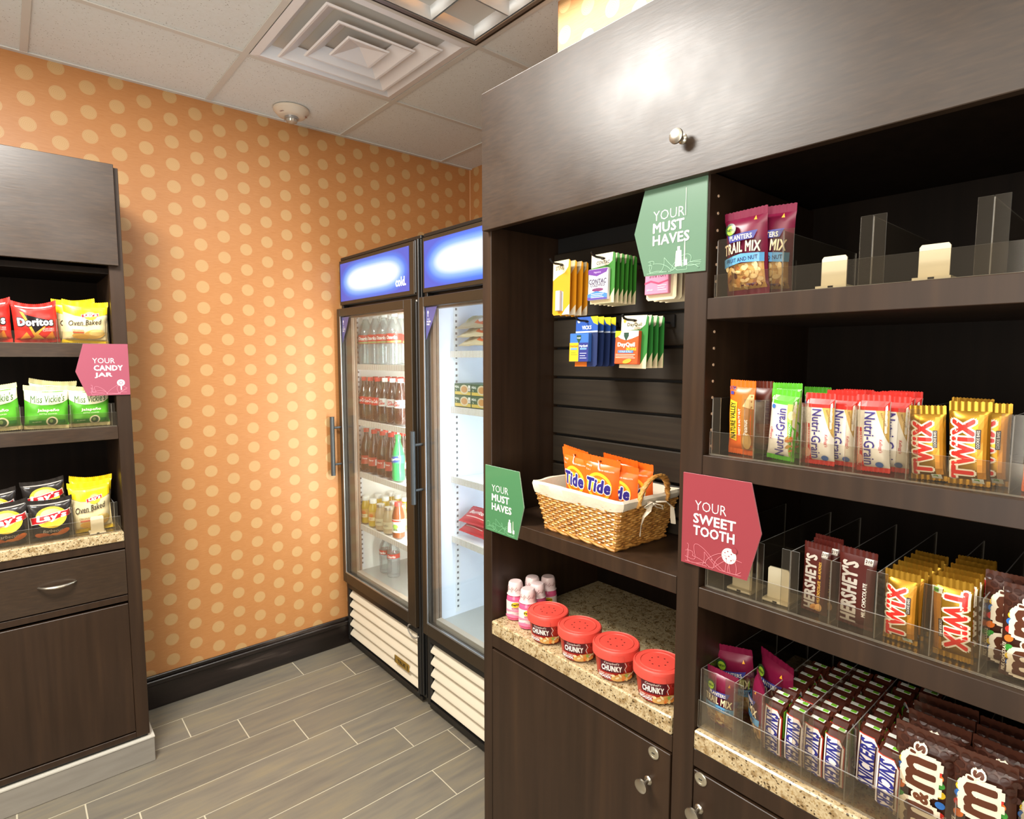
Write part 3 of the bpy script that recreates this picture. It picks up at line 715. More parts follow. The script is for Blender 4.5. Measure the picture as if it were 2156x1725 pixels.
# caramel cookie bars in gold foil
def goldbar(kind, flip):
    S, P = pillow(.050, .122, .022, '#b88a2c', top=.013, bot=.008, seed=6+flip, sq=3.0, ex=.5, metal=.75, rough=.30, wr=.0026)
    r = 90 if not flip else -90; s = 1 if not flip else -1
    f = lambda x, z: (s*x, z if s > 0 else .118-z)
    q = f(-.006, .054); it = []
    it += Rc(*sorted((s*.012, s*.022)), .012, .105, '#d3902c', metal=.4)
    it += T('TWIX', q[0], q[1], .026, '#de2f26', rot=r, bold=.05, w=.086, ol=.075, olcol='#f5ead2')
    q = f(.0125, .070); it += Rc(q[0]-.003, q[0]+.003, q[1]-.014, q[1]+.014, '#2a1a10')+T('COOKIE BARS', q[0], q[1], .0036, '#f3ead8', rot=r, w=.025)
    q = f(.015, .008 if s > 0 else .014); it += Rc(q[0]-.010, q[0]+.004, q[1]-.004, q[1]+.004, '#e9efe0')+Rc(q[0]-.007, q[0]-.001, q[1]-.003, q[1]+.003, '#7cc13a')+T('250', q[0]-.004, q[1], .003, '#20401a', bold=.03)
    make(kind, S, P, it)
goldbar('gold_bar', 0); goldbar('gold_bar_down', 1)
# brown chocolate bars
def choc(kind, w, almond, seed):
    S, P = pillow(w, .132, .013, '#4b1a15', top=.010, bot=.006, seed=seed, sq=5, ex=.4, wr=.0010, rough=.3)
    it = T("HERSHEY'S", -w*.17, .060, w*.42, '#b9b0a4', rot=90, bold=.05, w=.104)
    if almond: it += T('MILK CHOCOLATE', w*.19, .045, .0050, '#d8a648', rot=90, bold=.03, w=.042)+T('with ALMONDS', w*.19, .086, .0050, '#d8a648', rot=90, bold=.02, w=.032)+El(w*.02, .013, .008, .0055, '#d79a55', rot=50)+El(w*.20, .014, .009, .006, '#e2ad6a', rot=75)+El(w*.02, .0125, .004, .0022, '#c08143', rot=50)
    else: it += T('MILK CHOCOLATE', w*.27, .052, .0058, '#e6ddd0', rot=90, bold=.04, w=.058)
    it += Rc(w*.20, w*.42, .112, .122, '#d8cfc2')+T('210', w*.31, .118, .0045, '#3a1a14', bold=.03)+T('CALORIES', w*.31, .1138, .002, '#3a1a14')
    make(kind, S, P, it)
choc('choc_almond', .046, True, 8); choc('choc_milk', .056, False, 9)
# nougat bars
def nougat(kind, down, seed):
    w, h = .034, .116
    S, P = pillow(w, h, .030, '#4a2216', top=.012, bot=.006, seed=seed, sq=7, ex=.35, vb=.12, pinch=.02, wr=.0010, fold=1, seal='#4a2216', nx=8, nz=12)
    pl = [(-.0155, .012), (-.010, .005), (.0135, .005), (.0155, .010), (.0155, .086), (.008, .099), (-.0155, .099)]
    it = Pg([(x*1.07, .052+(z-.052)*1.03) for x, z in pl], '#c23a22')+Pg(pl, '#efe6e2')
    r = -90 if down else 90
    it += T('SNICKERS', -.0002, .051, .0215, '#2c2f86', rot=r, bold=.045, shear=.28, w=.086)
    # calorie tag on the folded top, green stripe on the side
    m = MB(); zt = h-.012; m.box(-.0115, .0115, .001, .0095, zt+.0034, zt+.0040, 0); m.box(.0005, .0095, .0018, .0088, zt+.0036, zt+.0043, 1)
    m.box(w/2-.0002, w/2+.0006, -.006, .006, .045, .098, 2)
    tg = m.mesh('printed_tag', [ink('#e6e8df'), ink('#79bd35'), ink('#6cae2c')])
    make(kind, S, P, it, extra=[('printed_tag', tg)], dx=.008)
nougat('nougat_down', True, 10); nougat('nougat_up', False, 11)
# brown bag of candy-coated chocolates
S, P = pillow(.086, .190, .026, '#4b2a1f', top=.016, bot=.012, seed=12, sq=2.6, rough=.3)
it = []
for i in range(6):
    for j in range(4): it += El(-.036+.0145*i+(.007 if j % 2 else 0), .178-.0125*j, .0062, .0055, '#3a1e16', 12)
cl = ['#d9342b', '#2f6fc0', '#e8c229', '#3f9a3c', '#e0742a']
for k in range(9):
    a = -1.25+2.5*k/8
    it += El(-.030+.010*(1-math.cos(a))+.0, .085+.068*math.sin(a)*.9, .0085, .0065, cl[k % 5], 12, 40)
    it += El(.030-.010*(1-math.cos(a)), .080+.068*math.sin(a)*.9, .0075, .006, cl[(k+2) % 5], 12, 140)
it += T("m", .000, .041, .040, '#5b2f1c', rot=90, bold=.035, w=.050, ol=.10, olcol='#efe3cb')
it += T("m", .000, .124, .040, '#5b2f1c', rot=90, bold=.035, w=.050, ol=.10, olcol='#efe3cb')
it += T("&", .003, .0825, .021, '#6a3a22', rot=90, bold=.05, ol=.09, olcol='#efe3cb')
it += T("'s", -.006, .163, .020, '#5b2f1c', rot=90, bold=.05, ol=.09, olcol='#efe3cb')
it += T('MILK CHOCOLATE', -.036, .046, .0055, '#e9dcc2', rot=90, bold=.02, w=.060)+T('CANDIES', .037, .050, .0045, '#e9dcc2', rot=90)
make('choc_candies', S, P, it)
# detergent pouch
S, P = pillow(.098, .135, .026, '#ee6a1d', top=.016, bot=.008, seed=13, rough=.32)
it = El(0, .066, .035, .035, '#f6c531', 26)+El(0, .066, .0275, .0275, '#ee7a1d', 26)+El(0, .066, .020, .020, '#f6c531', 22)+El(0, .066, .014, .014, '#ee6a1d', 22)
it += T('Tide', -.001, .068, .030, '#2e2a86', bold=.06, shear=.16, w=.062, ol=.05, olcol='#f7f2ee')
it += T('simply', -.028, .113, .006, '#fbe9da', shear=.2)+T('ODOR REBELLION', .018, .108, .0035, '#fbe9da', w=.040)+Pg([(-.008, .128), (-.002, .118), (.004, .106), (-.003, .110)], '#f7f0ea')+T('2 in 1', -.030, .104, .004, '#fbe9da')
it += Pg([(.022, .012), (.040, .020), (.044, .030), (.030, .024)], '#f4f0f4')+Pg([(.012, .010), (.030, .012), (.028, .017), (.014, .015)], '#3a3a9a')
it += El(.0, .126, .003, .003, '#5a2208', 8)
make('detergent', S, P, it)
# chips bags
BIG = dict(nx=22, nz=26)
S, P = pillow(.128, .150, .050, '#cf2a22', top=.014, bot=.012, seed=14, wr=.005, sag=.016, **BIG)
it = Pg([(-.036, .108), (.040, .082), (-.008, .030)], '#1a1416')+Pg([(-.043, .115), (-.033, .112), (-.006, .036), (-.008, .020)], '#efa53a')+Pg([(-.008, .020), (-.006, .036), (.026, .062), (.040, .078), (.046, .079)], '#efa53a')
it += T('Doritos', -.001, .076, .026, '#f4f1ee', bold=.06, w=.100, ol=.07, olcol='#1a1416')+T('NACHO CHEESE', .034, .050, .006, '#f3d9d2', w=.034)+T('FLAVORED', .034, .043, .005, '#f3d9d2', w=.034)
it += Pg([(-.050, .014), (-.018, .018), (-.030, .040)], '#ef9a2e')+Pg([(-.020, .012), (.020, .014), (.002, .033)], '#f2b243')+Pg([(.020, .014), (.052, .012), (.045, .042)], '#ec8f2b')+Rc(-.052, .052, .131, .136, '#f0e4de')
CK = dict(off=.0010, step=.00022, dx=.006, dz=.006)
make('chips_red', S, P, it, **CK)
def logo(cx, cz, s, col2='#d3232b'):
    o = El(cx, cz+.002*s, .034*s, .030*s, '#f6d640', 24)+El(cx, cz+.008*s, .024*s, .018*s, '#f9e98c', 20)
    b = [(-.042, -.012), (-.036, -.010), (0, -.002), (.036, .002), (.042, .004), (.040, .020), (.034, .018), (0, .014), (-.036, .008), (-.044, .006)]
    o += Pg([(cx+x*s*1.05, cz+(z-.003)*s*1.16) for x, z in b], '#f6f0ea')+Pg([(cx+x*s, cz+(z-.003)*s) for x, z in b], col2)
    o += T("Lay's", cx, cz+.002*s, .022*s, '#ffffff', rot=5, bold=.05, shear=.15, w=.064*s)
    return o
S, P = pillow(.122, .150, .046, '#e3d2a2', top=.014, bot=.010, seal='#eecb1c', seed=15, wr=.005, sag=.007, **BIG)
it = Pg([(-.061, .137), (.061, .137), (.061, .108), (.030, .098), (0, .095), (-.030, .098), (-.061, .108)], '#efd01f')+logo(.012, .101, .55)
it += T('Oven Baked', -.002, .075, .018, '#3a3026', rot=7, shear=.3, bold=.010, w=.092)+Rc(-.040, .004, .0635, .0650, '#4a4034')+T('ORIGINAL', -.022, .046, .005, '#8a6a3a', bold=.02)
it += El(.024, .034, .030, .017, '#dcae56', 16, 12)+El(.030, .040, .022, .011, '#eacb7c', 16, 12)+El(-.014, .024, .024, .010, '#d9a645', 16, -6)+Rc(-.036, -.006, .036, .041, '#c8562c')
make('chips_baked', S, P, it, **CK)
S, P = pillow(.124, .152, .046, '#54a52c', top=.014, bot=.012, seal='#d9cf9a', seed=16, wr=.006, sag=.006, **BIG)
it = Pg([(-.062, .138), (.062, .138), (.062, .104), (.044, .094), (.016, .088), (-.016, .088), (-.044, .094), (-.062, .104)], '#efe6bf')
it += T("Miss Vickie's", .002, .110, .026, '#33602a', shear=.25, rot=4, bold=.012, w=.098)+T('Jalapeño', .004, .068, .012, '#f2efc9', bold=.03, w=.062)+T('KETTLE COOKED', .004, .056, .0045, '#dfe8bd', w=.050)
it += Rc(-.050, .052, .022, .034, '#2f7a28')+El(.014, .029, .017, .017, '#e9e2ba', 20)+El(.014, .029, .0125, .0125, '#3c5a34', 18)+El(.012, .031, .005, .007, '#7fa05a', 10)+T('ALL NATURAL', -.028, .028, .004, '#cfe0a4', rot=6, w=.026)
make('chips_green', S, P, it, **CK)
S, P = pillow(.126, .150, .048, '#2b2725', top=.014, bot=.012, seed=17, wr=.007, sag=.008, rough=.22, **BIG)
it = logo(0, .084, 1.34)+T('Barbecue', 0, .036, .012, '#c9c2b8', shear=.2, w=.058)+El(.030, .026, .020, .010, '#e0742a', 14, 20)+El(-.030, .022, .022, .010, '#c9652a', 14, -12)+El(.008, .018, .018, .008, '#e58a3a', 14)+Rc(-.054, .054, .134, .136, '#a8a39c')
make('chips_black', S, P, it, **CK)
# frozen food
S, P = pillow(.19, .115, .030, '#d3c09a', top=.010, bot=.010, seed=18, wr=.007)
make('frozen_sandwich', S, P, El(-.04, .06, .032, .030, '#c9b277', 16)+El(-.04, .06, .024, .02, '#9a9a5c', 14)+Pg([(.02, .02), (.085, .015), (.085, .1), (.04, .09)], '#d9652c')+El(.045, .05, .02, .02, '#e8e2d6', 14))
S, P = pillow(.185, .10, .038, '#c0222c', top=.010, bot=.010, seed=19, wr=.004)
make('frozen_red', S, P, T('Burrito', -.01, .055, .020, '#f3ddd6', bold=.04, shear=.2, w=.09)+Rc(-.06, .06, .026, .030, '#e9b9ae')+Pg([(.05, .06), (.085, .07), (.085, .09), (.06, .085)], '#e4d6cc'))
def boxpack(kind, w, d, h, col, items, edge=.001):
    TM[kind] = [('carton', B(-w/2, w/2, 0, d, 0, h).mesh('carton', pm('card_'+col.strip('#'), col, .45), bevel=edge)), ('printed_front', print_mesh('printed_front', items, flatS(0), dx=0))]
boxpack('frozen_carton', .118, .14, .050, '#2f5a34', Rc(-.057, .057, .003, .016, '#d9b84a')+El(.012, .026, .030, .020, '#d8c7a0', 16)+El(.012, .026, .022, .014, '#c98f4c', 16)+T('MEAL', -.040, .036, .009, '#f1eedc', bold=.04)+Rc(.040, .056, .020, .044, '#e9e6da')+Rc(.043, .053, .024, .026, '#7a3a2c')+Rc(.043, .053, .030, .032, '#7a3a2c')+T('9g', -.045, .022, .007, '#efe4b0', bold=.03))

# bottles
def bottle(kind, prof, liq, cap_prof, capcol, lab=None, labcol='#ffffff', items=(), seg=18, capmat=None, fill=None, fillm=None):
    parts = [('bottle_body', MB().lathe(prof, seg).mesh('bottle_body', liq, smooth=True))]
    if fill: parts.append(('drink', MB().lathe(fill, seg).mesh('drink', fillm, smooth=True)))
    parts.append(('cap', MB().lathe(cap_prof, 16).mesh('cap', capmat or pm('cap_'+capcol.strip('#'), capcol, .4), smooth=True)))
    if lab:
        z0, z1 = lab; rf = lambda z: interp(prof, z)+.0008
        lm = MB().grid(lambda u, v: (rf(z0+(z1-z0)*v)*math.sin(2*PI*u), -rf(z0+(z1-z0)*v)*math.cos(2*PI*u), z0+(z1-z0)*v), seg, 3, wrap=True).mesh('label', pm('label_'+labcol.strip('#'), labcol, .4), smooth=True)
        parts.append(('label', lm))
        if items: parts.append(('printed_label', print_mesh('printed_label', list(items), cylS(rf), off=.0006, dx=.006, dz=.03)))
    TM[kind] = parts
def cap(r, z0, h, k=.95): return [(r, z0), (r, z0+h*.85), (r*k, z0+h), (.001, z0+h)]
COLA = pm('cola', '#3a1a10', .12, 0, .6, coat=.6); WATER = PET
cp = [(.022, 0), (.030, .004), (.0325, .02), (.0315, .060), (.0325, .075), (.0325, .115), (.031, .130), (.022, .160), (.013, .185), (.012, .205)]
bottle('cola_red', cp, COLA, cap(.0145, .203, .020), '#c9251f', (.083, .122), '#d22a22', T('Coca-Cola', 0, .103, .017, '#f4efec', shear=.3, bold=.03, w=.048))
bottle('cola_white', cp, COLA, cap(.0145, .203, .020), '#eceae6', (.083, .122), '#d9d8d6', T('Diet', -.004, .111, .009, '#b5372f', shear=.2, bold=.03)+T('Coke', .002, .099, .015, '#c9271f', shear=.25, bold=.04, w=.034))
c2 = [(.022, 0), (.031, .006), (.033, .03), (.030, .07), (.033, .10), (.031, .125), (.022, .165), (.0135, .19), (.012, .21)]
bottle('cola_curved', c2, COLA, cap(.0148, .207, .020), '#d02a22', (.040, .085), '#b3352c', T('Cherry', 0, .068, .011, '#f1ddd8', shear=.25, bold=.03, w=.030)+Rc(.024, .038, .044, .074, '#e9e4df')+Rc(.027, .035, .050, .052, '#4a3a38')+Rc(.027, .035, .058, .060, '#4a3a38')+Rc(.027, .035, .066, .068, '#4a3a38'))
bottle('soda_green', c2, pm('green_soda', '#2aa35a', .1, 0, .6, coat=.6), cap(.0148, .207, .020), '#2c9a56', (.090, .130), '#3a8a6a', Pg([(-.03, .092), (.03, .100), (.03, .128), (-.03, .120)], '#2f4a9a')+T('Sprite', 0, .110, .014, '#f2f6f0', rot=8, bold=.05, w=.045)+El(.022, .124, .006, .004, '#e8d83a', 10))
wp = [(.030, 0), (.040, .004), (.041, .03), (.039, .06), (.041, .09), (.041, .15), (.040, .165), (.030, .195), (.016, .225), (.0135, .235)]
bottle('water_large', wp, PET, cap(.0165, .233, .018), '#eef0f0', (.105, .150), '#c8332a', T('Ozarka', 0, .132, .016, '#f5f1ea', shear=.25, bold=.04, w=.056)+Pg([(-.05, .107), (.05, .107), (.05, .118), (-.05, .112)], '#9aa05a'))
w2 = [(.028, 0), (.033, .004), (.0335, .03), (.032, .05), (.0335, .07), (.0335, .13), (.030, .150), (.016, .178), (.013, .186)]
bottle('water_small', w2, PET, cap(.0155, .184, .016), '#eef0f0', (.100, .128), '#c2352c', T('Ozarka', 0, .115, .012, '#f5f1ea', shear=.25, bold=.04, w=.044)+Rc(-.05, .05, .100, .105, '#8fa0a8'))
jp = [(.022, 0), (.026, .004), (.026, .03), (.024, .05), (.026, .075), (.026, .095), (.018, .118), (.0165, .124)]
bottle('juice', jp, pm('juice', '#c9a52a', .15, 0, .6, coat=.5), cap(.019, .122, .022), '#efede4', (.030, .078), '#d9a44a', Rc(-.02, .02, .034, .050, '#e7d9a8')+El(0, .060, .013, .010, '#e0762a', 14)+T('juice', 0, .042, .008, '#c24a2a', bold=.03))
fp = [(.024, 0), (.028, .004), (.0285, .05), (.028, .085), (.020, .112), (.018, .120)]
bottle('coffee', fp, pm('milky_coffee', '#b59d76', .15, 0, .6, coat=.5), cap(.0215, .119, .014), '#c8c2b4', (.025, .060), '#cdbf98', T('coffee', 0, .043, .009, '#6a5a44', shear=.2), capmat=pm('tin_lid', '#c9c3b4', .3, .9))
bottle('tea', [(.026, 0), (.031, .005), (.031, .06), (.031, .11), (.022, .145), (.017, .16)], pm('tea', '#7a3c16', .12, 0, .6, coat=.5), cap(.0195, .158, .018), '#d23a34', (.03, .095), '#e6e2cf', Rc(-.03, .03, .083, .092, '#d23a34')+El(0, .06, .015, .012, '#8ab04a', 14)+T('tea', 0, .045, .010, '#4a6a2a', bold=.03))
# pink stomach medicine
pp = [(.020, 0), (.0245, .003), (.025, .012), (.025, .058), (.0235, .066), (.0195, .072), (.0185, .076)]
FILMW = pm('shrink_band', '#e2c9c6', .25, 0, .6)
def scrib(r):
    o = []
    for k in range(9):
        x = -.05+.0125*k; o += Ribbon([(x, .082+.002*(k % 3)), (x+.006, .090+.003*(k % 2)), (x+.011, .087), (x+.016, .096)], .0011, '#8a5a58')
    return o
capp = [(.0245, .072), (.0215, .077), (.0210, .092), (.0195, .104), (.0165, .1075), (.001, .1078)]
TM['pink_medicine'] = [('bottle_body', MB().lathe(pp, 20).mesh('bottle_body', pm('pink_liquid', '#dd5b86', .2, 0, .5, coat=.4), smooth=True)),
    ('shrink_cap', MB().lathe(capp, 20).mesh('shrink_cap', FILMW, smooth=True)),
    ('printed_cap', print_mesh('printed_cap', scrib(0), cylS(lambda z: interp(capp, z)+.0006), dx=.006, dz=.006)),
    ('label', MB().grid(lambda u, v: (.0256*math.sin((u-.5)*2.9), -.0256*math.cos((u-.5)*2.9), .010+.046*v), 14, 1).mesh('label', pm('label_cream', '#e9d6d2', .4), smooth=True)),
    ('printed_label', print_mesh('printed_label', El(0, .047, .012, .0075, '#e3c52c', 14)+T('Pepto', 0, .0475, .007, '#3a2a18', rot=8, bold=.05, w=.020)+Pg([(-.03, .026), (-.01, .030), (.01, .026), (.03, .030), (.03, .033), (-.03, .033)], '#e58aa6')+T('BISMOL', 0, .037, .004, '#b5456c', bold=.03)+Pg([(-.034, .011), (.034, .011), (.034, .020), (.012, .016), (-.012, .021), (-.034, .016)], '#e07a9c')+T('upset stomach', 0, .022, .003, '#9a4a62'), cylS(lambda z: .0262), dx=.006, dz=0.03))]
# soup tubs
sp = [(.031, 0), (.035, .002), (.036, .006), (.0415, .046), (.0425, .052)]
LIDM = pm('soup_lid', '#d84c40', .38); 
lidp = [(.0455, .046), (.0475, .048), (.0478, .062), (.0468, .0655), (.0445, .067), (.0435, .0655), (.036, .0655), (.0352, .0668), (.034, .0668), (.0332, .0655), (.001, .0650)]
def soup():
    rf = lambda z: interp(sp, z)+.0006
    it = Rc(-.125, .125, .006, .046, '#a8291f')+Rc(-.125, .125, .006, .009, '#8a1d16')
    for q in (-1, 1):
        x = .0+(0 if q < 0 else .115)
        if q > 0: x = .105
        it += Pg([(x-.034, .045), (x+.010, .045), (x+.014, .035), (x+.010, .024), (x-.034, .021)], '#5e1420')+T('chunky', x-.011, .0385, .0065, '#f0e2d8', shear=.3, w=.024) if False else []
    it += Pg([(-.036, .045), (.012, .0455), (.015, .036), (.012, .022), (-.036, .020)], '#561320')+T("Campbell's", -.012, .0405, .006, '#f3e8e0', shear=.3, bold=.01, w=.030)
    it += T('CHUNKY', -.012, .0295, .0115, '#f6efe8', bold=.05, w=.040, arch=.001)+Ribbon([(.014, .044), (.018, .036), (.014, .030), (.017, .022)], .0012, '#efe2d8')
    it += El(.026, .040, .0055, .0055, '#c0453c', 14)+El(.026, .040, .0042, .0042, '#8e231c', 12)+Rc(.038, .060, .030, .042, '#d9a44c')+Rc(.040, .058, .037, .0385, '#fbf3dc')+Rc(.040, .058, .033, .0345, '#fbf3dc')
    it += T('CLASSIC CHICKEN', -.022, .0165, .004, '#fbe9d6', bold=.02, w=.034)+T('NOODLE', -.022, .011, .0055, '#ffffff', bold=.05, w=.030)
    it += El(.010, .013, .022, .008, '#d8a55c', 18, 10)+nuts(-.008, .026, .009, .019, 16, ['#e4c27c', '#d98a3c', '#8fae4a', '#e9d3a0', '#e0742a'], (.003, .005))+Ribbon([(.018, .016), (.038, .030), (.048, .036)], .0016, '#d8c4a8')
    extra = []
    m = MB()
    for k in range(8):
        a = 2*PI*k/8; n = len(m.v); m.lathe([(.0016, .0653), (.0016, .0656)], 8); m.v[n:] = [(x+.0165*math.sin(a), y+.0165*math.cos(a), z) for x, y, z in m.v[n:]]
    n = len(m.v); 
    extra.append(('vent_holes', m.mesh('vent_holes', pm('hole_dark', '#6a1712', .6))))
    tb = MB().grid(lambda u, v: (.0486*math.sin((u-.5)*.5), -.0486*math.cos((u-.5)*.5), .048+.012*v), 6, 1).mesh('lid_tab', LIDM)
    extra.append(('lid_tab', tb))
    TM['soup_tub'] = [('tub', MB().lathe(sp, 32).mesh('tub', pm('tub_red', '#a8291f', .35), smooth=True)), ('lid', MB().lathe(lidp, 40).mesh('lid', LIDM, smooth=True)), ('printed_sleeve', print_mesh('printed_sleeve', it, cylS(rf), dx=.007, dz=.02))]+extra
soup()
# hanging cards: thin card with a blister box
def card(kind, w, h, col, items, box=None, boxcol='#ffffff', boxitems=(), hole=.012):
    mb = MB(); q = .005
    pl = [(-w/2+q, 0), (w/2-q, 0), (w/2, q), (w/2, h-q), (w/2-q, h), (-w/2+q, h), (-w/2, h-q), (-w/2, q)]
    mb.prism(pl, lambda u, v, t: (u, t, v), .0012)
    parts = [('card', mb.mesh('card', pm('card_'+col.strip('#'), col, .42)))]
    its = list(items)+El(0, h-hole, .007, .0028, '#2a1d14', 12)
    parts.append(('printed_front', print_mesh('printed_front', its, flatS(0), off=.0003, step=.0001, dx=0)))
    if box:
        x0, x1, z0, z1, d = box
        parts.append(('blister_box', B(x0, x1, -d, -.0002, z0, z1).mesh('blister_box', pm('card_'+boxcol.strip('#'), boxcol, .38), bevel=.0012)))
        if boxitems: parts.append(('printed_box', print_mesh('printed_box', list(boxitems), flatS(-d), off=.0003, step=.0001, dx=0)))
    TM[kind] = parts
def stubble(x0, x1, z0, z1, col, n=3):
    o = []
    for k in range(n): z = z0+(z1-z0)*(k+.5)/n; o += Rc(x0, x1-(.004*(k % 2)), z-.0007, z+.0007, col)
    return o
card('card_orange', .062, .140, '#e59a1f', Pg([(-.031, .140), (.026, .140), (.024, .122), (.012, .108), (-.012, .100), (-.031, .090)], '#e9dcb2')+T('STING', -.006, .121, .010, '#6a5a3a', bold=.03, shear=.2, w=.030)+Pg([(.031, .0), (.031, .026), (.016, .014), (.004, 0)], '#efe4c8')+Pg([(-.004, .010), (.008, .010), (.008, .058), (.002, .062), (-.004, .058)], '#c9ccd0'),
     (-.012, .004, .010, .062, .010), '#b9bcc4')
card('card_green', .074, .118, '#357a26', Pg([(-.037, .118), (.030, .118), (.028, .098), (.016, .090), (-.037, .086)], '#e2d6b4')+T('CONTAC', 0, .097, .008, '#3a3348', bold=.03, shear=.15, w=.040)+T('COLD+FLU', 0, .089, .005, '#3a3348', w=.034)+Pg([(-.037, 0), (.037, 0), (.037, .034), (.022, .012), (-.037, .010)], '#dcc9a0'),
     (-.037, .024, .008, .082, .010), '#ece8ea', Pg([(-.037, .081), (.024, .081), (.020, .072), (-.010, .064), (-.037, .070)], '#6a3c8e')+T('Nighttime', -.008, .073, .005, '#d9c6e8')+T('CONTAC', -.007, .052, .011, '#3c3350', bold=.03, shear=.15, w=.054)+T('COLD+FLU', -.007, .043, .007, '#3c3350', bold=.02, w=.044)+El(-.006, .032, .018, .004, '#7a3a66', 14)+Pg([(-.037, .0085), (.024, .0085), (.024, .022), (-.010, .029), (-.037, .022)], '#4a7fc0')+Pg([(-.037, .0085), (.024, .0085), (.024, .012), (-.037, .015)], '#5a4a9a')+stubble(-.026, .014, .012, .024, '#dce8f6'))
card('card_pink', .076, .130, '#e0d0aa', Rc(-.038, .038, .10, .13, '#c24a2c'), (-.036, .024, .012, .100, .010), '#e789a6', T('SYMPTOM', -.004, .052, .009, '#6a3a5a', bold=.03, w=.040)+Pg([(-.036, .056), (.024, .056), (.024, .090), (-.036, .090)], '#d8dcd8')+Pg([(-.036, .034), (-.02, .038), (0, .032), (.024, .038), (.024, .041), (0, .036), (-.02, .042), (-.036, .038)], '#c2486e')+stubble(-.002, .020, .018, .032, '#f7dfe6')+T('sinus', -.022, .022, .005, '#f7dfe6'))
card('card_blue', .072, .126, '#22305a', Rc(-.036, .036, .090, .126, '#2f57a8')+Pg([(.012, .126), (.036, .126), (.036, .104), (.022, .110)], '#e6d52c')+T('VICKS', .0, .099, .009, '#f1f4fa', bold=.04, w=.030)+Rc(-.036, .036, .086, .090, '#c8d4e8')+Rc(-.036, .004, 0, .012, '#e0742a')+El(-.026, .116, .005, .005, '#d8e0f0', 12),
     (-.044, .018, .012, .084, .014), '#3d6fc0', Rc(-.044, -.0135, .0125, .060, '#ecb42a')+Rc(-.013, .018, .0125, .060, '#343a7e')+T('DayQuil', -.029, .051, .006, '#e2572a', bold=.04, w=.026)+T('NyQuil', .003, .051, .006, '#f0f2fa', bold=.04, w=.026)+Pg([(-.020, .079), (-.006, .079), (-.006, .070), (-.013, .058), (-.020, .070)], '#284a3a')+T('VICKS', -.013, .072, .003, '#e8eee8', bold=.04)+Rc(-.040, -.018, .042, .047, '#6f98c8')+Rc(-.008, .014, .042, .047, '#6f98c8')+stubble(-.008, .014, .018, .036, '#c2c8ea')+stubble(-.040, -.018, .028, .038, '#8fae3a', 2))
card('card_cold', .076, .122, '#2f7a32', Pg([(-.038, .122), (.034, .122), (.030, .100), (.016, .090), (-.038, .086)], '#e6dcc0')+T('DayQuil', .0, .100, .010, '#3a3a2c', bold=.03, w=.040)+T('SEVERE', .010, .092, .005, '#3a3a2c')+El(-.028, .110, .004, .005, '#d9a43a', 10)+Pg([(-.038, 0), (.038, 0), (.038, .036), (.022, .010), (-.038, .008)], '#dcc9a0'),
     (-.044, .022, .009, .086, .013), '#e2572a', Pg([(-.044, .086), (.022, .086), (.022, .074), (.004, .068), (-.012, .064), (-.028, .068), (-.044, .078)], '#efe6da')+Pg([(-.044, .086), (-.026, .086), (-.030, .076), (-.044, .070)], '#a9bf2c')+Pg([(-.019, .082), (-.005, .082), (-.005, .074), (-.012, .062), (-.019, .074)], '#2f4a3c')+T('DayQuil', -.011, .053, .012, '#f6f2ea', bold=.05, w=.048)+T('SEVERE', .004, .044, .006, '#f2c83a', bold=.04)+Rc(-.034, .010, .035, .041, '#4f7fb4')+T('COLD & FLU', -.012, .038, .0035, '#e6eef6', w=.034)+stubble(-.040, .016, .022, .033, '#f6cdb4')+El(-.006, .016, .013, .005, '#f0a23a', 12, 15))

# ================================================================== packages: placing
def ordn(i): return ['first', 'second', 'third', 'fourth', 'fifth', 'sixth', 'seventh', 'eighth'][i]
RZ = -90                                                    # faces -X
# clear trays
def tray(name_label, x0, ya, yb, z, liph, divs, divh, pushers, depth=.36, axis='x', rise=.004):
    """axis 'x': front looks along -X, ya is the image-left end; axis 'y': front looks along -Y, ya = left x"""
    if axis == 'x': base = (x0+depth/2, (ya+yb)/2, z); f = lambda a, d, zz: (x0+d, ya-a, z+zz)
    else: base = ((ya+yb)/2, x0+depth/2, z); f = lambda a, d, zz: (ya+a, x0+d, z+zz)
    L = abs(ya-yb)
    t = thing('acrylic_tray', name_label, 'tray', base, 'clear acrylic shelf trays')
    def bx(mb, a0, a1, d0, d1, z0, z1, mi=0, edge=None):
        p = f(a0, d0, z0); q = f(a1, d1, z1)
        mb.box(min(p[0], q[0]), max(p[0], q[0]), min(p[1], q[1]), max(p[1], q[1]), p[2], q[2], mi, edge)
    m = MB(); bx(m, 0, L, .004, depth, .0006, .0026, 0, 1); part('tray_floor', m, [ACR, ACRE], t)
    m = MB(); bx(m, 0, L, 0, .003, .0006, liph, 0, 1); part('front_lip', m, [ACR, ACRE], t)
    for a in divs:
        m = MB()
        if a[0] < .003: bx(m, a[0]+.001, a[0]+.0025, .004, depth*.95, .003, divh-.002, 0, 1); bx(m, a[0]+.0025, a[0]+a[1], .0035, .0055, .003, divh, 0, 1)
        else:
            wv = a[1]/2; bx(m, a[0]-.0008, a[0]+.0008, .0062, depth*.95, .003, divh-.002, 0, 1)
            bx(m, a[0]-wv, a[0]-.0006, .0035, .0056, .003, divh, 0, 1); bx(m, a[0]+.0006, a[0]+wv, .0035, .0056, .003, divh, 0, 1)
        part('divider', m, [ACR, ACRE], t)
    for a, d, hh in pushers:
        m = MB(); c = [(-.0195, 0), (.0195, 0), (.0195, hh-.004), (.0165, hh), (-.0165, hh), (-.0195, hh-.004)]
        m.prism(c, lambda u, v, tt: f(a+u, d+tt, .003+v), .003)
        bx(m, a-.024, a+.024, d-.012, d+.05, .003, .007)
        bx(m, a-.004, a+.004, d-.0125, d-.0118, .0035, .0065, 1)
        part('pusher', m, [pm('pusher_cream', '#ddd2b4', .45), BLACK], t, bevel=0)
    return t
TL = .600
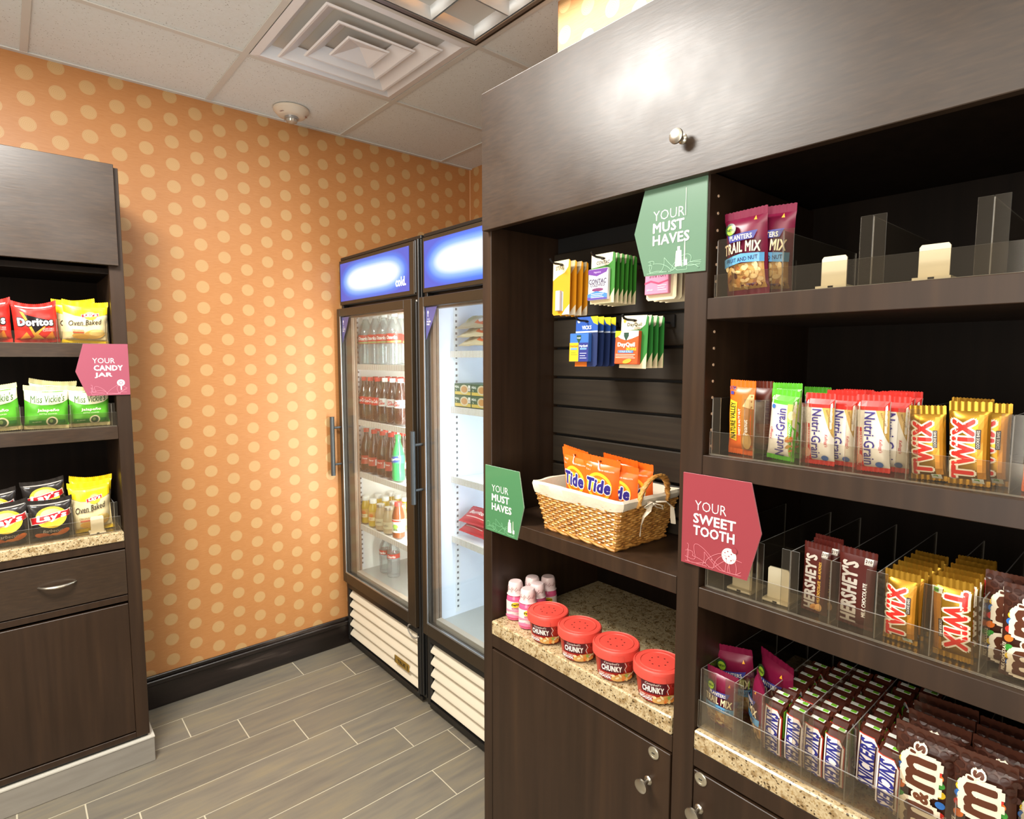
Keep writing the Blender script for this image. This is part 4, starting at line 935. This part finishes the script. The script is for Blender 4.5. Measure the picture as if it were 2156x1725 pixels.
def dv(*ys): return [(TL-y, w) for y, w in ys]
tray('clear tray with mostly empty lanes on the top right shelf', 1.028, TL, -.3, 1.676, .044, [(0.001, .036)]+dv((.474, .036), (.335, .036), (.188, .036), (.04, .036), (-.11, .036)), .109, [(TL-.396, .022, .053), (TL-.257, .022, .053)])
tray('clear tray holding the cereal bars on the second right shelf', 1.028, TL, -.3, 1.375, .046, [(0.001, .018)]+dv((.514, .038), (.430, .030), (.346, .026), (.272, .028), (.150, .026), (.02, .03)), .112, [])
tray('clear tray holding the large chocolate bars on the third right shelf', 1.028, TL, -.3, 1.110, .046, [(0.001, .036)]+dv((.498, .024), (.438, .030), (.371, .030), (.302, .030), (.228, .022), (.168, .018), (.05, .03)), .114, [(TL-.540, .032, .062), (TL-.470, .032, .063)])
tray('clear tray holding the small nougat bars on the granite top', 1.026, .606, -.3, .813, .058, [(0.001, .034)]+[(.606-y, w) for y, w in ((.532, .036), (.477, .036), (.403, .034), (.332, .028), (.254, .024), (.182, .024), (.10, .024))], .126, [])
tray('clear tray under the red and yellow chips bags', 2.553, -.60, .290, 1.610, .042, [(.60-.015, .03), (.60+.143, .022), (.60+.285, .010)], .085, [], .34, 'y')
tray('clear tray under the green chips bags', 2.553, -.60, .2985, 1.312, .052, [(.60+.030, .020), (.60+.165, .014), (.60+.285, .020)], .085, [], .34, 'y')
tray('clear tray on the granite under the black chips bags', 2.553, -.60, .292, .9215, .056, [(.60+.03, .02), (.60+.150, .02), (.60+.275, .02)], .110, [(.60+.222, .014, .062)], .34, 'y')

# --- right cabinet, top shelf
z = 1.680
place('trail_mix', (1.058, .548, z), RZ, 'nut_pouch', 'crimson pouch of fruit and nut trail mix at the front of the top shelf', 'snack pouch', 'trail mix pouches', 3, -2, .94)
place('trail_mix', (1.090, .524, z), RZ, 'nut_pouch', 'crimson nut pouch behind another on the top shelf', 'snack pouch', 'trail mix pouches', 4, 3, .97)
# --- second shelf
z = 1.3785
place('granola_orange', (1.066, .555, z), RZ, 'granola_bar', 'orange peanut granola bar at the left end of the second shelf', 'snack bar', None, 4, 2)
place('granola_brown', (1.105, .532, z), RZ, 'granola_bar', 'brown wrapped bar behind the orange granola bar', 'snack bar', None, 4, 0)
g = 'cereal bars on the second shelf'
place('cereal_green', (1.062, .477, z), RZ, 'cereal_bar', 'green and white cereal bar at the front beside the orange bar', 'snack bar', g, 5, 5)
place('cereal_green', (1.098, .481, z), RZ, 'cereal_bar', 'green topped cereal bar standing taller behind the front green one', 'snack bar', g, 4, 0, 1.08)
place('cereal_green', (1.200, .468, z), RZ, 'cereal_bar', 'farthest green topped cereal bar in the second lane', 'snack bar', g, 4, 0)
place('cereal_red', (1.066, .410, z), RZ, 'cereal_bar', 'red and white strawberry bar just right of the front green bar', 'snack bar', g, 4, 0, .97)
place('cereal_red', (1.084, .383, z), RZ, 'cereal_bar', 'red and white strawberry bar tucked half behind the lane divider', 'snack bar', g, 4, 1, .95)
for k in range(3): place('cereal_red', (1.112+.026*k, .392-.004*k, z), RZ, 'cereal_bar', '%s red topped bar behind the left pair of strawberry bars' % ordn(k), 'snack bar', g, 4, 0)
place('cereal_red', (1.064, .326, z), RZ, 'cereal_bar', 'red and white strawberry bar left of the gold wrapped bars', 'snack bar', g, 4, -1, .98)
place('cereal_red', (1.088, .306, z), RZ, 'cereal_bar', 'strawberry bar half hidden beside the gold wrapped bars', 'snack bar', g, 4, 0, .96)
for k in range(3): place('cereal_red', (1.115+.026*k, .320-.004*k, z), RZ, 'cereal_bar', '%s red topped bar behind the right pair of strawberry bars' % ordn(k), 'snack bar', g, 4, 0)
g = 'gold cookie bars'
place('gold_bar', (1.058, .2475, z), RZ, 'cookie_bar', 'gold wrapped cookie bar left of its twin on the second shelf', 'candy bar', g, 5, -3, .93)
place('gold_bar', (1.058, .199, z), RZ, 'cookie_bar', 'larger gold wrapped cookie bar in the middle of its lane, second shelf', 'candy bar', g, 4, -1.5, 1.0)
place('gold_bar', (1.082, .181, z), RZ, 'cookie_bar', 'gold cookie bar peeking out right of two others, second shelf', 'candy bar', g, 4, -1, .98)
place('gold_bar', (1.100, .210, z), RZ, 'cookie_bar', 'gold cookie bar hidden behind the front ones, second shelf', 'candy bar', g, 4, 1, 1.02)
place('granola_orange', (1.066, .118, z), RZ, 'granola_bar', 'orange bar cut off by the right edge on the second shelf', 'snack bar', None, 4, 0, .9)
# --- third shelf
z = 1.1135
g = 'brown chocolate bars'
place('choc_almond', (1.062, .4065, z), RZ, 'chocolate_bar', 'brown chocolate bar with gold almond lettering at the front', 'candy bar', g, 5, 3, .97)
place('choc_almond', (1.080, .396, z), RZ, 'chocolate_bar', 'second almond chocolate bar standing just behind the front one', 'candy bar', g, 5, 2)
place('choc_almond', (1.098, .400, z), RZ, 'chocolate_bar', 'rearmost almond chocolate bar', 'candy bar', g, 5, 2, 1.02)
place('choc_milk', (1.058, .340, z), RZ, 'chocolate_bar', 'wider brown milk chocolate bar with large silver lettering', 'candy bar', g, 4, 2, 1.02)
g = 'gold cookie bars'
for k in range(6):
    place('gold_bar', (1.056+.027*k, .272-.001*k, z), RZ+rnd.uniform(-3, 3), 'cookie_bar', ('front gold cookie bar with upward lettering on the third shelf' if k == 0 else '%s gold cookie bar back from the upward lettered one, third shelf' % ordn(k-1)), 'candy bar', g, 5, 1+rnd.uniform(-1, 1), .95)
    place('gold_bar_down', (1.052+.028*k, .2025-.001*k, z), RZ+rnd.uniform(-3, 3), 'cookie_bar', ('front gold cookie bar with downward lettering on the third shelf' if k == 0 else '%s gold cookie bar back from the downward lettered one, third shelf' % ordn(k-1)), 'candy bar', g, 5, -2+rnd.uniform(-1, 1), 1.02)
g = 'brown bags of candy'
place('choc_candies', (1.085, .143, z), RZ, 'candy_bag', 'brown candy bag partly hidden by another at the right of the third shelf', 'candy bag', g, 4, 0, .74)
place('choc_candies', (1.054, .118, z), RZ, 'candy_bag', 'brown candy bag in front at the right end of the third shelf', 'candy bag', g, 4, 0, .72)
# --- bottom tray on the granite
z = .8165
g = 'trail mix pouches'
place('trail_mix', (1.060, .572, z), RZ, 'nut_pouch', 'crumpled crimson nut pouch at the left front of the bottom tray', 'snack pouch', g, 6, 3, .76)
place('trail_mix', (1.085, .503, z), RZ-52, 'nut_pouch', 'crimson nut pouch turned sideways beside the nougat bars', 'snack pouch', g, 3, 6, .80)
place('trail_mix', (1.135, .570, z), RZ+10, 'nut_pouch', 'crimson nut pouch behind the crumpled one, bottom tray', 'snack pouch', g, 9, -6, .92)
place('trail_mix', (1.150, .500, z), RZ-20, 'nut_pouch', 'dark crimson nut pouch at the back behind the sideways one', 'snack pouch', g, 8, 5, .95)
g = 'nougat candy bars'
colm = [(1.058, .463, 7, 'nougat_down', 0), (1.058, .425, 8, 'nougat_down', 0), (1.058, .3905, 8, 'nougat_down', 0), (1.058, .357, 8, 'nougat_down', 0), (1.080, .313, 7, 'nougat_up', .012), (1.050, .273, 8, 'nougat_down', .012)]
for ci, (x, y, n, kd, dz) in enumerate(colm):
    for k in range(n):
        lab = ('front bar of the %s row of white and blue nougat bars' % ordn(ci)) if k == 0 else ('%s bar from the front in the %s row of nougat bars' % (ordn(k), ordn(ci)))
        place(kd, (x+.033*k, y+.003*k*0+rnd.uniform(-.001, .001), z+dz+rnd.uniform(0, .003)), RZ+rnd.uniform(-3, 3), 'nougat_bar', lab, 'candy bar', g, 4+rnd.uniform(-2, 2), 2 if k == 0 else rnd.uniform(-2, 2))
g = 'brown bags of candy'
place('choc_candies', (1.056, .229, z-.001), RZ, 'candy_bag', 'brown candy bag beside the nougat bars in the bottom tray', 'candy bag', g, 5, 1, .93)
place('choc_candies', (1.054, .150, z-.001), RZ, 'candy_bag', 'second brown candy bag from the nougat bars in the bottom tray', 'candy bag', g, 5, -2, .92)
place('choc_candies', (1.075, .086, z-.001), RZ, 'candy_bag', 'brown candy bag cut by the right edge in the bottom tray', 'candy bag', g, 5, 0, .88)
for k in range(3):
    place('choc_candies', (1.10+.035*k, .222-.004*k, z-.001), RZ, 'candy_bag', '%s brown candy bag behind the one beside the nougat bars' % ordn(k), 'candy bag', g, 6, 1-k*2, .95)
    place('choc_candies', (1.10+.035*k, .142-.004*k, z-.001), RZ, 'candy_bag', '%s brown candy bag behind the second front bag' % ordn(k), 'candy bag', g, 6, 2-k*2, .94)

# --- left bay: hooks and cards
def hook(y, z, x0, label):
    t = thing('display_hook', label, 'hook', (1.254, y, z), 'black hooks on the slat wall')
    m = MB(); m.tube([(1.252, y, z), (x0, y, z), (x0-.012, y, z+.003), (x0-.018, y, z+.010)], .0028, 8); part('prong', m, BLACK, t, smooth=True)
    part('hook_plate', B(1.247, 1.253, y-.014, y+.014, z-.012, z+.020), BLACK, t, bevel=.001)
def hang(kind, y, ztop, h, hole, xs, label, cat, group, hooklabel, drift=.0):
    for k, x in enumerate(xs):
        lab = (label % 'frontmost') if k == 0 else (label % (ordn(k)+' from the front,'))
        place(kind, (x, y+drift*k, ztop-h), RZ+rnd.uniform(-2, 2), 'medicine_card', lab, cat, group, -2.0, rnd.uniform(-1, 1))
    hook(y, ztop-hole+.001, xs[0]-.022, hooklabel)
hang('card_orange', 1.077, 1.814, .140, .012, [1.100, 1.124, 1.146, 1.168], '%s orange card with a silver tube, leftmost hook', 'medicine card', 'orange cards on the left hook', 'black hook carrying the orange cards')
hang('card_green', .930, 1.811, .118, .012, [1.090, 1.107, 1.124, 1.141, 1.158, 1.175], '%s green backed card with a white cold remedy box', 'medicine card', 'green cards on the upper hook', 'black hook carrying the upper green cards', .0005)
hang('card_pink', .756, 1.818, .130, .012, [1.080, 1.102, 1.124, 1.146], '%s card with a pink box behind the green sign', 'medicine card', 'pink boxed cards behind the sign', 'black hook behind the green sign')
hang('card_blue', 1.008, 1.667, .126, .012, [1.122, 1.146, 1.170, 1.194], '%s blue card with yellow corner on the lower left hook', 'medicine card', 'blue cards on the lower left hook', 'black hook carrying the blue cards')
hang('card_cold', .846, 1.661, .122, .012, [1.103, 1.126, 1.148, 1.170], '%s green card with an orange box on the lower right hook', 'medicine card', 'orange boxed cards on the lower hook', 'black hook carrying the orange boxed cards')

# --- pink bottles and soup tubs on the granite
z = .8138; g = 'pink medicine bottles'
for (x, y, lab) in ((1.076, 1.226, 'pink medicine bottle at the left front of the cluster'), (1.066, 1.162, 'pink medicine bottle in front beside the first soup tub'), (1.135, 1.218, 'pink medicine bottle in the middle row, white cap behind the left front one'), (1.112, 1.172, 'pink medicine bottle behind the one beside the soup tub'), (1.172, 1.190, 'rearmost pink medicine bottle of the cluster')):
    place('pink_medicine', (x, y, z), -42, 'medicine_bottle', lab, 'bottle', g, 0, 0, 1.02)
for k, (x, y) in enumerate(((1.062, 1.078), (1.060, .962), (1.060, .845), (1.062, .727))):
    place('soup_tub', (x, y, z), -50+rnd.uniform(-4, 4), 'soup_tub', ['red lidded soup tub beside the pink bottles', 'second red lidded soup tub from the pink bottles', 'third red lidded soup tub from the pink bottles', 'red lidded soup tub partly hidden by the cabinet divider'][k], 'soup tub', 'soup tubs on the granite', 0, 0, 1.17)

# --- basket with lining and detergent pouches
BK = bpy.data.objects.new('wicker_basket', None); COL.objects.link(BK); BK.location = (1.133, .951, 1.1178); BK.rotation_euler = (0, 0, math.radians(-92.5)); tag(BK, 'honey coloured wicker basket with white cloth lining and rope handles', 'basket')
def bpart(name, mb, mats, smooth=True, kind=None, label=None):
    o = link_mesh(name, mb.mesh(name, mats, smooth=smooth), BK); return tag(o, label, kind=kind)
WICK = noise_mat('wicker', [(0.3, '#8e5a26'), (0.5, '#b8803c'), (0.7, '#cf9c55')], (1, 1, 1), 60, 3, (0.35, 0.35), 0.5)
hx0, hy0, hx1, hy1, bh = .118, .088, .150, .106, .118
def per(a, t, grow=0):                                      # a in [0,1): walk round the rectangle at height t
    hx = hx0+(hx1-hx0)*t+grow; hy = hy0+(hy1-hy0)*t+grow
    P = 2*(2*hx+2*hy); s = a*P
    for (x0, y0), (x1, y1) in (((-hx, -hy), (hx, -hy)), ((hx, -hy), (hx, hy)), ((hx, hy), (-hx, hy)), ((-hx, hy), (-hx, -hy))):
        l = abs(x1-x0)+abs(y1-y0)
        if s <= l: return (x0+(x1-x0)*s/l, y0+(y1-y0)*s/l, (0, -1) if y0 == y1 == -hy else (1, 0) if x0 == x1 == hx else (0, 1) if y0 == y1 == hy else (-1, 0))
        s -= l
    return (-hx, -hy, (0, -1))
mb = MB(); NR = 19; NS = 34
for r in range(NR):
    t = (r+.5)/NR; pts = []
    for i in range(NS*4+1):
        a = (i/(NS*4)) % 1.0; x, y, nrm = per(a, t); q = .0021*math.sin(i*PI/2*1.0+(PI if r % 2 else 0)+PI/4)
        pts.append((x+nrm[0]*q, y+nrm[1]*q, bh*t+.0006*math.sin(i*1.3+r)))
    mb.tube(pts, .0031, 5, cap=False)
bpart('woven_strands', mb, WICK, kind='stuff')
mb = MB()
for i in range(NS):
    x, y, n = per((i+.5)/NS, 0); x2, y2, n = per((i+.5)/NS, 1); mb.tube([(x, y, 0), (x2, y2, bh)], .0022, 5)
bpart('stakes', mb, WICK, kind='stuff')
for off in (0, 1):
    pts = []
    for i in range(121):
        x, y, n = per((i/120) % 1.0, 0, .003); q = .003*math.sin(i*.55+off*PI); pts.append((x+n[0]*q, y+n[1]*q, .005+.003*math.cos(i*.55+off*PI)))
    bpart('base_braid', MB().tube(pts, .0033, 6, cap=False), WICK)
bpart('basket_bottom', B(-hx0, hx0, -hy0, hy0, .001, .006), WICK, smooth=False)
CLOTH = pm('lining_cloth', '#d6c9b2', .85, 0, .2, bump=.3, bscale=120)
def liner(u, v):
    a = u % 1.0; x, y, n = per(a, 1, 0)
    wv = noise.noise(Vector((u*22, 1.3, v*2)))*.003
    hang_ = .020+.008*math.sin(u*2*PI*1.5+.6)+noise.noise(Vector((u*9, 4.1, 0)))*.006
    P = [(-.012, bh-.050), (-.010, bh-.015), (-.005, bh+.006), (.002, bh+.008), (.0065, bh+.002), (.006, bh-hang_*.5), (.0040, bh-hang_)]
    k = min(int(v*6), 5); f = v*6-k; g_ = P[k][0]+(P[k+1][0]-P[k][0])*f+wv; zz = P[k][1]+(P[k+1][1]-P[k][1])*f
    x, y, n = per(a, min(1.0, zz/bh), 0)
    return (x+n[0]*g_, y+n[1]*g_, zz+wv)
bpart('cloth_lining', MB().grid(liner, 150, 6, wrap=True), CLOTH)
for sgn in (1,):
    m = MB()
    for ph in (0, 2*PI/3, 4*PI/3):
        pts = []
        for i in range(41):
            t = i/40; a = PI*t; cx, cy, cz = sgn*(hx1+.004+.012*math.sin(a)), -.052*math.cos(a), bh-.010+.066*math.sin(a)**.8
            w_ = t*2*PI*4.5+ph; pts.append((cx+.0042*math.cos(w_), cy+.0042*math.sin(w_)*math.sin(a), cz+.0042*math.sin(w_)*abs(math.cos(a))+.0042*math.cos(w_)*.3))
        m.tube(pts, .0042, 6)
    bpart('rope_handle', m, WICK)
m = MB()
def rib(pts): m.tube(pts, .0062, 6, flat=.22)
rib([(hx1+.012, -.02, .112), (hx1+.020, -.035, .098), (hx1+.016, -.048, .085), (hx1+.012, -.050, .065), (hx1+.010, -.052, .040)])
rib([(hx1+.012, .00, .112), (hx1+.030, .015, .114), (hx1+.036, .030, .100), (hx1+.034, .036, .075), (hx1+.033, .040, .058)])
rib([(hx1+.012, -.02, .112), (hx1+.020, -.03, .118), (hx1+.018, -.045, .108), (hx1+.012, -.03, .100), (hx1+.012, -.01, .110)])
rib([(hx1+.012, -.01, .110), (hx1+.022, .01, .104), (hx1+.020, .018, .094), (hx1+.013, .0, .100), (hx1+.012, -.012, .110)])
bpart('ribbon_bow', m, CLOTH)
g = 'orange detergent pouches'
def det(lx, ly, lz, rz, tilt, roll, lab, sc=1.0):
    p = Vector((lx, ly, lz)); c, s = math.cos(BK.rotation_euler.z), math.sin(BK.rotation_euler.z)
    place('detergent', (BK.location.x+c*p.x-s*p.y, BK.location.y+s*p.x+c*p.y, BK.location.z+lz+.011), -92.5+rz, 'detergent_pouch', lab, 'detergent', g, tilt, roll, sc)
det(-.060, -.030, .072, -6, 9, 5, 'leftmost orange detergent pouch, half hidden by its neighbour')
det(-.032, -.052, .066, -3, 11, 5, 'orange detergent pouch at the left front of the basket', 1.05)
det(.038, -.050, .064, 14, 12, 6, 'orange detergent pouch in the middle front of the basket', 1.03)
det(.076, -.024, .056, 16, 14, 5, 'orange detergent pouch at the right beside the rope handle', .98)
det(.050, .016, .066, 8, 16, 6, 'orange detergent pouch standing behind the middle one')
det(.084, .026, .056, 12, 14, 4, 'rearmost orange detergent pouch behind the rope handle')

# --- chips
g = 'chips bags in the snack cabinet'
def chip(kind, x, y, z, lab, tilt=5, roll=0, rz=0, sc=1.0, sx=1.0):
    o = place(kind, (x, y, z), rz, 'chips_bag', lab, 'chips bag', g, tilt, roll, sc); o.scale.x *= sx
z = 1.6135
chip('chips_red', -.038, 2.598, z, 'red chips bag cut by the left edge, upper shelf', 5, 0, 0, 1.0)
chip('chips_red', .092, 2.594, z, 'red chips bag with white lettering beside the yellow bag', 6, -3, 0, .96)
chip('chips_baked', .224, 2.592, z, 'yellow and cream chips bag at the front of the upper shelf', 5, 2, 0, 1.0, 1.10)
chip('chips_baked', .208, 2.635, z+.004, 'yellow topped bag behind the front one, upper shelf', 6, -4, 0, 1.03)
z = 1.3155
chip('chips_green', -.030, 2.592, z, 'green chips bag cut by the left edge, middle shelf', 4, -3, 0, 1.05)
chip('chips_green', .099, 2.590, z, 'green chips bag in the middle with the jar emblem in full view', 6, 2, 0, 1.0)
chip('chips_green', .222, 2.596, z, 'green chips bag under the pink sign, middle shelf', 10, 0, 0, .98)
chip('chips_green', .110, 2.640, z+.006, 'green chips bag showing its cream top behind the middle one', 6, 6, 0, 1.08)
z = .925
chip('chips_black', -.022, 2.592, z, 'black chips bag cut by the left edge, front row', 5, -4, 0, 1.04)
chip('chips_black', .096, 2.590, z, 'black chips bag in the front row beside the cream bag', 6, -2, 0, 1.0)
chip('chips_black', .088, 2.650, z+.064, 'black chips bag raised behind the front black bag', 8, -5, 0, .98)
chip('chips_black', -.050, 2.648, z+.046, 'black chips bag raised behind the one at the left edge', 8, -3, 0, .98)
chip('chips_baked', .212, 2.612, z, 'yellow and cream chips bag behind the small cream price holder', 3, -2, 0, 1.26, .82)
chip('chips_baked', .208, 2.656, z+.008, 'yellow topped bag at the back behind the cream bag, lowest row', 4, 3, 0, 1.30, .82)

# --- cooler contents
def row(kind, x, ys, z, lab, name, group, rz=-62, sc=1.0):
    for k, y in enumerate(ys): place(kind, (x, y, z), rz+rnd.uniform(-14, 14), name, lab % ordn(k), 'bottle', group, 0, 0, sc)
zz = [s+.0062 for s in S1Z]
row('water_large', 1.445, (2.842, 2.735, 2.645, 2.545), zz[0], '%s large water bottle from the left, front of the top cooler shelf', 'water_bottle', 'large water bottles')
row('water_large', 1.535, (2.835, 2.735, 2.635), zz[0], '%s large water bottle from the left, second row of the top cooler shelf', 'water_bottle', 'large water bottles')
row('cola_red', 1.434, (2.850, 2.782, 2.704), zz[1], '%s red capped cola bottle from the left, front of the second cooler shelf', 'cola_bottle', 'cola bottles on the second cooler shelf')
row('cola_white', 1.434, (2.628, 2.551, 2.475), zz[1], '%s white labelled cola bottle from the left, second cooler shelf', 'cola_bottle', 'cola bottles on the second cooler shelf')
row('cola_red', 1.497, (2.845, 2.775, 2.700, 2.625, 2.550), zz[1], '%s red capped cola bottle in the row behind, second cooler shelf', 'cola_bottle', 'cola bottles on the second cooler shelf')
row('cola_red', 1.568, (2.84, 2.77, 2.70, 2.62), zz[1], '%s red capped cola bottle in the third row, second cooler shelf', 'cola_bottle', 'cola bottles on the second cooler shelf')
row('cola_curved', 1.434, (2.838, 2.752, 2.662, 2.577), zz[2], '%s red capped curved bottle from the left, third cooler shelf', 'soda_bottle', 'curved soda bottles on the third cooler shelf', .0-62)
place('soda_green', (1.425, 2.492, zz[2]), -60, 'soda_bottle', 'bright green soda bottle at the right of the third cooler shelf', 'bottle')
row('cola_curved', 1.500, (2.835, 2.75, 2.66, 2.575), zz[2], '%s curved bottle in the row behind, third cooler shelf', 'soda_bottle', 'curved soda bottles on the third cooler shelf')
row('juice', 1.425, (2.845, 2.760), zz[3], '%s white capped juice bottle from the left, front of the fourth cooler shelf', 'juice_bottle', 'small juice bottles')
row('coffee', 1.425, (2.680, 2.597), zz[3], '%s tin lidded coffee bottle from the left, front of the fourth cooler shelf', 'coffee_bottle', 'small coffee bottles')
place('tea', (1.425, 2.500, zz[3]), -60, 'tea_bottle', 'red capped tea bottle beside the coffee bottles', 'bottle')
row('juice', 1.500, (2.842, 2.765), zz[3], '%s white capped juice bottle in the second row, fourth cooler shelf', 'juice_bottle', 'small juice bottles')
row('coffee', 1.500, (2.682, 2.600), zz[3], '%s tin lidded coffee bottle in the second row, fourth cooler shelf', 'coffee_bottle', 'small coffee bottles')
row('juice', 1.575, (2.840, 2.765, 2.69, 2.61), zz[3], '%s white capped juice bottle in the third row, fourth cooler shelf', 'juice_bottle', 'small juice bottles')
row('water_small', 1.50, (2.775, 2.690), .4055, '%s clear water bottle from the left on the cooler floor', 'water_bottle', 'water bottles on the cooler floor', -60)
g = 'frozen packs in the white cooler'
for k in range(3): place('frozen_sandwich', (1.515, 1.965+.006*(k-1), S2Z[0]+.0065+.034*k), RZ+rnd.uniform(-5, 5), 'frozen_snack', ['bottom', 'middle', 'top'][k]+' wrapped sandwich of the stack in the white cooler', 'frozen food', g, 0, rnd.uniform(-4, 4), 1) if False else None
for k in range(3):
    o = place('frozen_sandwich', (1.475, 1.965+.008*(k-1), S2Z[0]+.028+.036*k), RZ+rnd.uniform(-5, 5), 'frozen_snack', ['bottom', 'middle', 'top'][k]+' wrapped sandwich of the stack in the white cooler', 'frozen food', g, -62+rnd.uniform(-4, 4), 0)
for k in range(2):
    for q in range(2):
        place('frozen_carton', (1.475, 2.025-.121*q, S2Z[1]+.0063+.0505*k), RZ, 'frozen_carton', ['lower', 'upper'][k]+' green frozen meal carton at the '+['left', 'right'][q]+' in the white cooler', 'frozen food', 'green frozen meal cartons')
for k in range(2): place('frozen_red', (1.478, 1.975-.008*k, S2Z[3]+.032+.046*k), RZ+4*k, 'frozen_snack', ['lower', 'upper'][k]+' red frozen pack in the white cooler', 'frozen food', g, -60, 0)

# ================================================================== hanging signs
def sign(label, S, pts, col, lines, icon, edge, curls, lc='#dfe9df'):
    n = Vector(S(0, 0)[1]); cx = sum(p[0] for p in pts)/5; cz = sum(p[1] for p in pts)/5
    base = S(cx, min(p[1] for p in pts))[0]
    t = thing('shelf_sign', label, 'sign', base, 'pointed shelf signs')
    m = MB(); m.prism(pts, lambda u, v, tt: tuple(Vector(S(u, v)[0])-n*tt), .003, 0, 1)
    part('sign_board', m, [pm('sign_'+col.strip('#'), col, .3, 0, .5, coat=.3), edge], t)
    it = []
    for a in lines: it += T(*a[0], **a[1])
    world_print('lettering', it, S, t, dx=0, off=.0004, step=.0002)
    world_print('printed_icon', icon, S, t, dx=0, off=.0004)
    world_print('printed_swirls', curls, S, t, dx=0, off=.0003)
def swirl(x0, x1, z, amp, col, seed, n=4):
    r = random.Random(seed); o = []
    for k in range(n):
        pts = []; ph = r.uniform(0, 6); f1 = r.uniform(1.0, 1.8); f2 = r.uniform(2.4, 4); zc = z+amp*(.1+.9*k/n)*.6
        for i in range(60):
            t = i/59; x = x0+(x1-x0)*t+.009*math.sin(f2*2*PI*t+ph); zz_ = zc+amp*.42*math.sin(f1*2*PI*t+ph)+amp*.22*math.cos(f2*2*PI*t)
            if x0+.003 < x < x1-.003: pts.append((x, max(z+.001, zz_)))
        o += Ribbon(pts, .0007, col)
    return o
def tube_icon(x, z, s=1):
    return Pg([(x-.008*s, z), (x+.008*s, z), (x+.006*s, z+.030*s), (x-.006*s, z+.030*s)], '#f0eedc')+Rc(x-.003*s, x+.003*s, z+.030*s, z+.038*s, '#f0eedc')
def brush_icon(x, z, s=1, L=.04):
    return Pg([(x, z), (x+.003*s, z), (x+.0022*s, z+L), (x+.0008*s, z+L)], '#f0eedc')+Rc(x+.003*s, x+.008*s, z, z+.011*s, '#f0eedc')
GREEN1 = '#5f7f68'; GREEN2 = '#4a7d54'; PINK1 = '#8f3a42'; PINK2 = '#934c5c'
WH = '#f4f0e8'
EG = pm('sign_edge_green', '#a9cdb2', .4); EP = pm('sign_edge_pink', '#e0929c', .4)
# upper green sign on the divider; x measured to the right from its right edge
S = faceX(1.0115, .611, 1.728)
it = [(('YOUR', -.083, .120, .0190, WH), dict(w=.072, bold=-.010)), (('MUST', -.083, .096, .0190, WH), dict(bold=.030, w=.071)), (('HAVES', -.077, .0715, .0190, WH), dict(bold=.030, w=.083))]
sign('pale green pointed sign hanging under the top door', S, [(0, 0), (0, .179), (-.140, .180), (-.166, .092), (-.139, .003)], GREEN1, it, tube_icon(-.058, .015)+brush_icon(-.046, .015, 1, .050)+Pg([(-.0445, .110), (-.0433, .110), (-.0436, .162), (-.0442, .162)], '#f0eedc'), EG, swirl(-.136, -.004, .006, .030, '#a3c8ac', 1))
# lower green sign on the cabinet's left side panel
S = faceX(1.0115, 1.283, 1.076)
it = [(('YOUR', .065, .125, .0190, WH), dict(w=.070, bold=-.010)), (('MUST', .067, .099, .0190, WH), dict(bold=.030, w=.073)), (('HAVES', .072, .073, .0190, WH), dict(bold=.030, w=.083))]
sign('deep green pointed sign on the outer side panel by the basket', S, [(0, 0), (.136, 0), (.163, .093), (.144, .186), (0, .186)], GREEN2, it, tube_icon(.106, .013, .95)+brush_icon(.119, .013, .95, .034), EG, swirl(.004, .130, .004, .034, '#8cc79a', 2))
# sweet tooth sign
S = faceX(1.0085, .643, 1.155)
cook = El(.102, .037, .0148, .0150, '#f1ece4', 22)
for a, b in ((.094, .042), (.102, .037), (.107, .042), (.097, .031), (.107, .030), (.100, .046)): cook += El(a, b, .0013, .0013, '#8a3440', 8)
cook += El(.113, .050, .0055, .0055, PINK1, 14)
it = [(('YOUR', .061, .121, .0190, WH), dict(w=.066, bold=-.010)), (('SWEET', .0695, .0955, .0185, WH), dict(bold=.030, w=.087)), (('TOOTH', .069, .0715, .0185, WH), dict(bold=.030, w=.085))]
sign('rose red pointed sign on the divider below the cereal bars', S, [(0, 0), (.138, 0), (.162, .093), (.140, .183), (0, .182)], PINK1, it, cook, EP, swirl(.004, .132, .004, .036, '#dc8790', 3, 5))
# candy jar sign
S = faceY(.343, 2.536, 1.427)
it = [(('YOUR', -.075, .124, .0180, WH), dict(w=.066, bold=-.004)), (('CANDY', -.062, .098, .0180, WH), dict(bold=.034, w=.085)), (('JAR', -.078, .072, .0180, WH), dict(bold=.034, w=.050))]
lol = El(-.027, .044, .012, .012, '#f4ece8', 18)+Rc(-.029, -.025, .018, .034, '#f4ece8')+El(-.027, .044, .006, .006, '#c76a7c', 14)+El(-.027, .044, .0035, .0035, '#f4ece8', 12)
sign('dusty pink pointed sign on the chips cabinet', S, [(0, 0), (0, .184), (-.132, .183), (-.158, .086), (-.128, 0)], PINK2, it, lol, EP, swirl(-.126, -.004, .003, .032, '#d88fa0', 4))
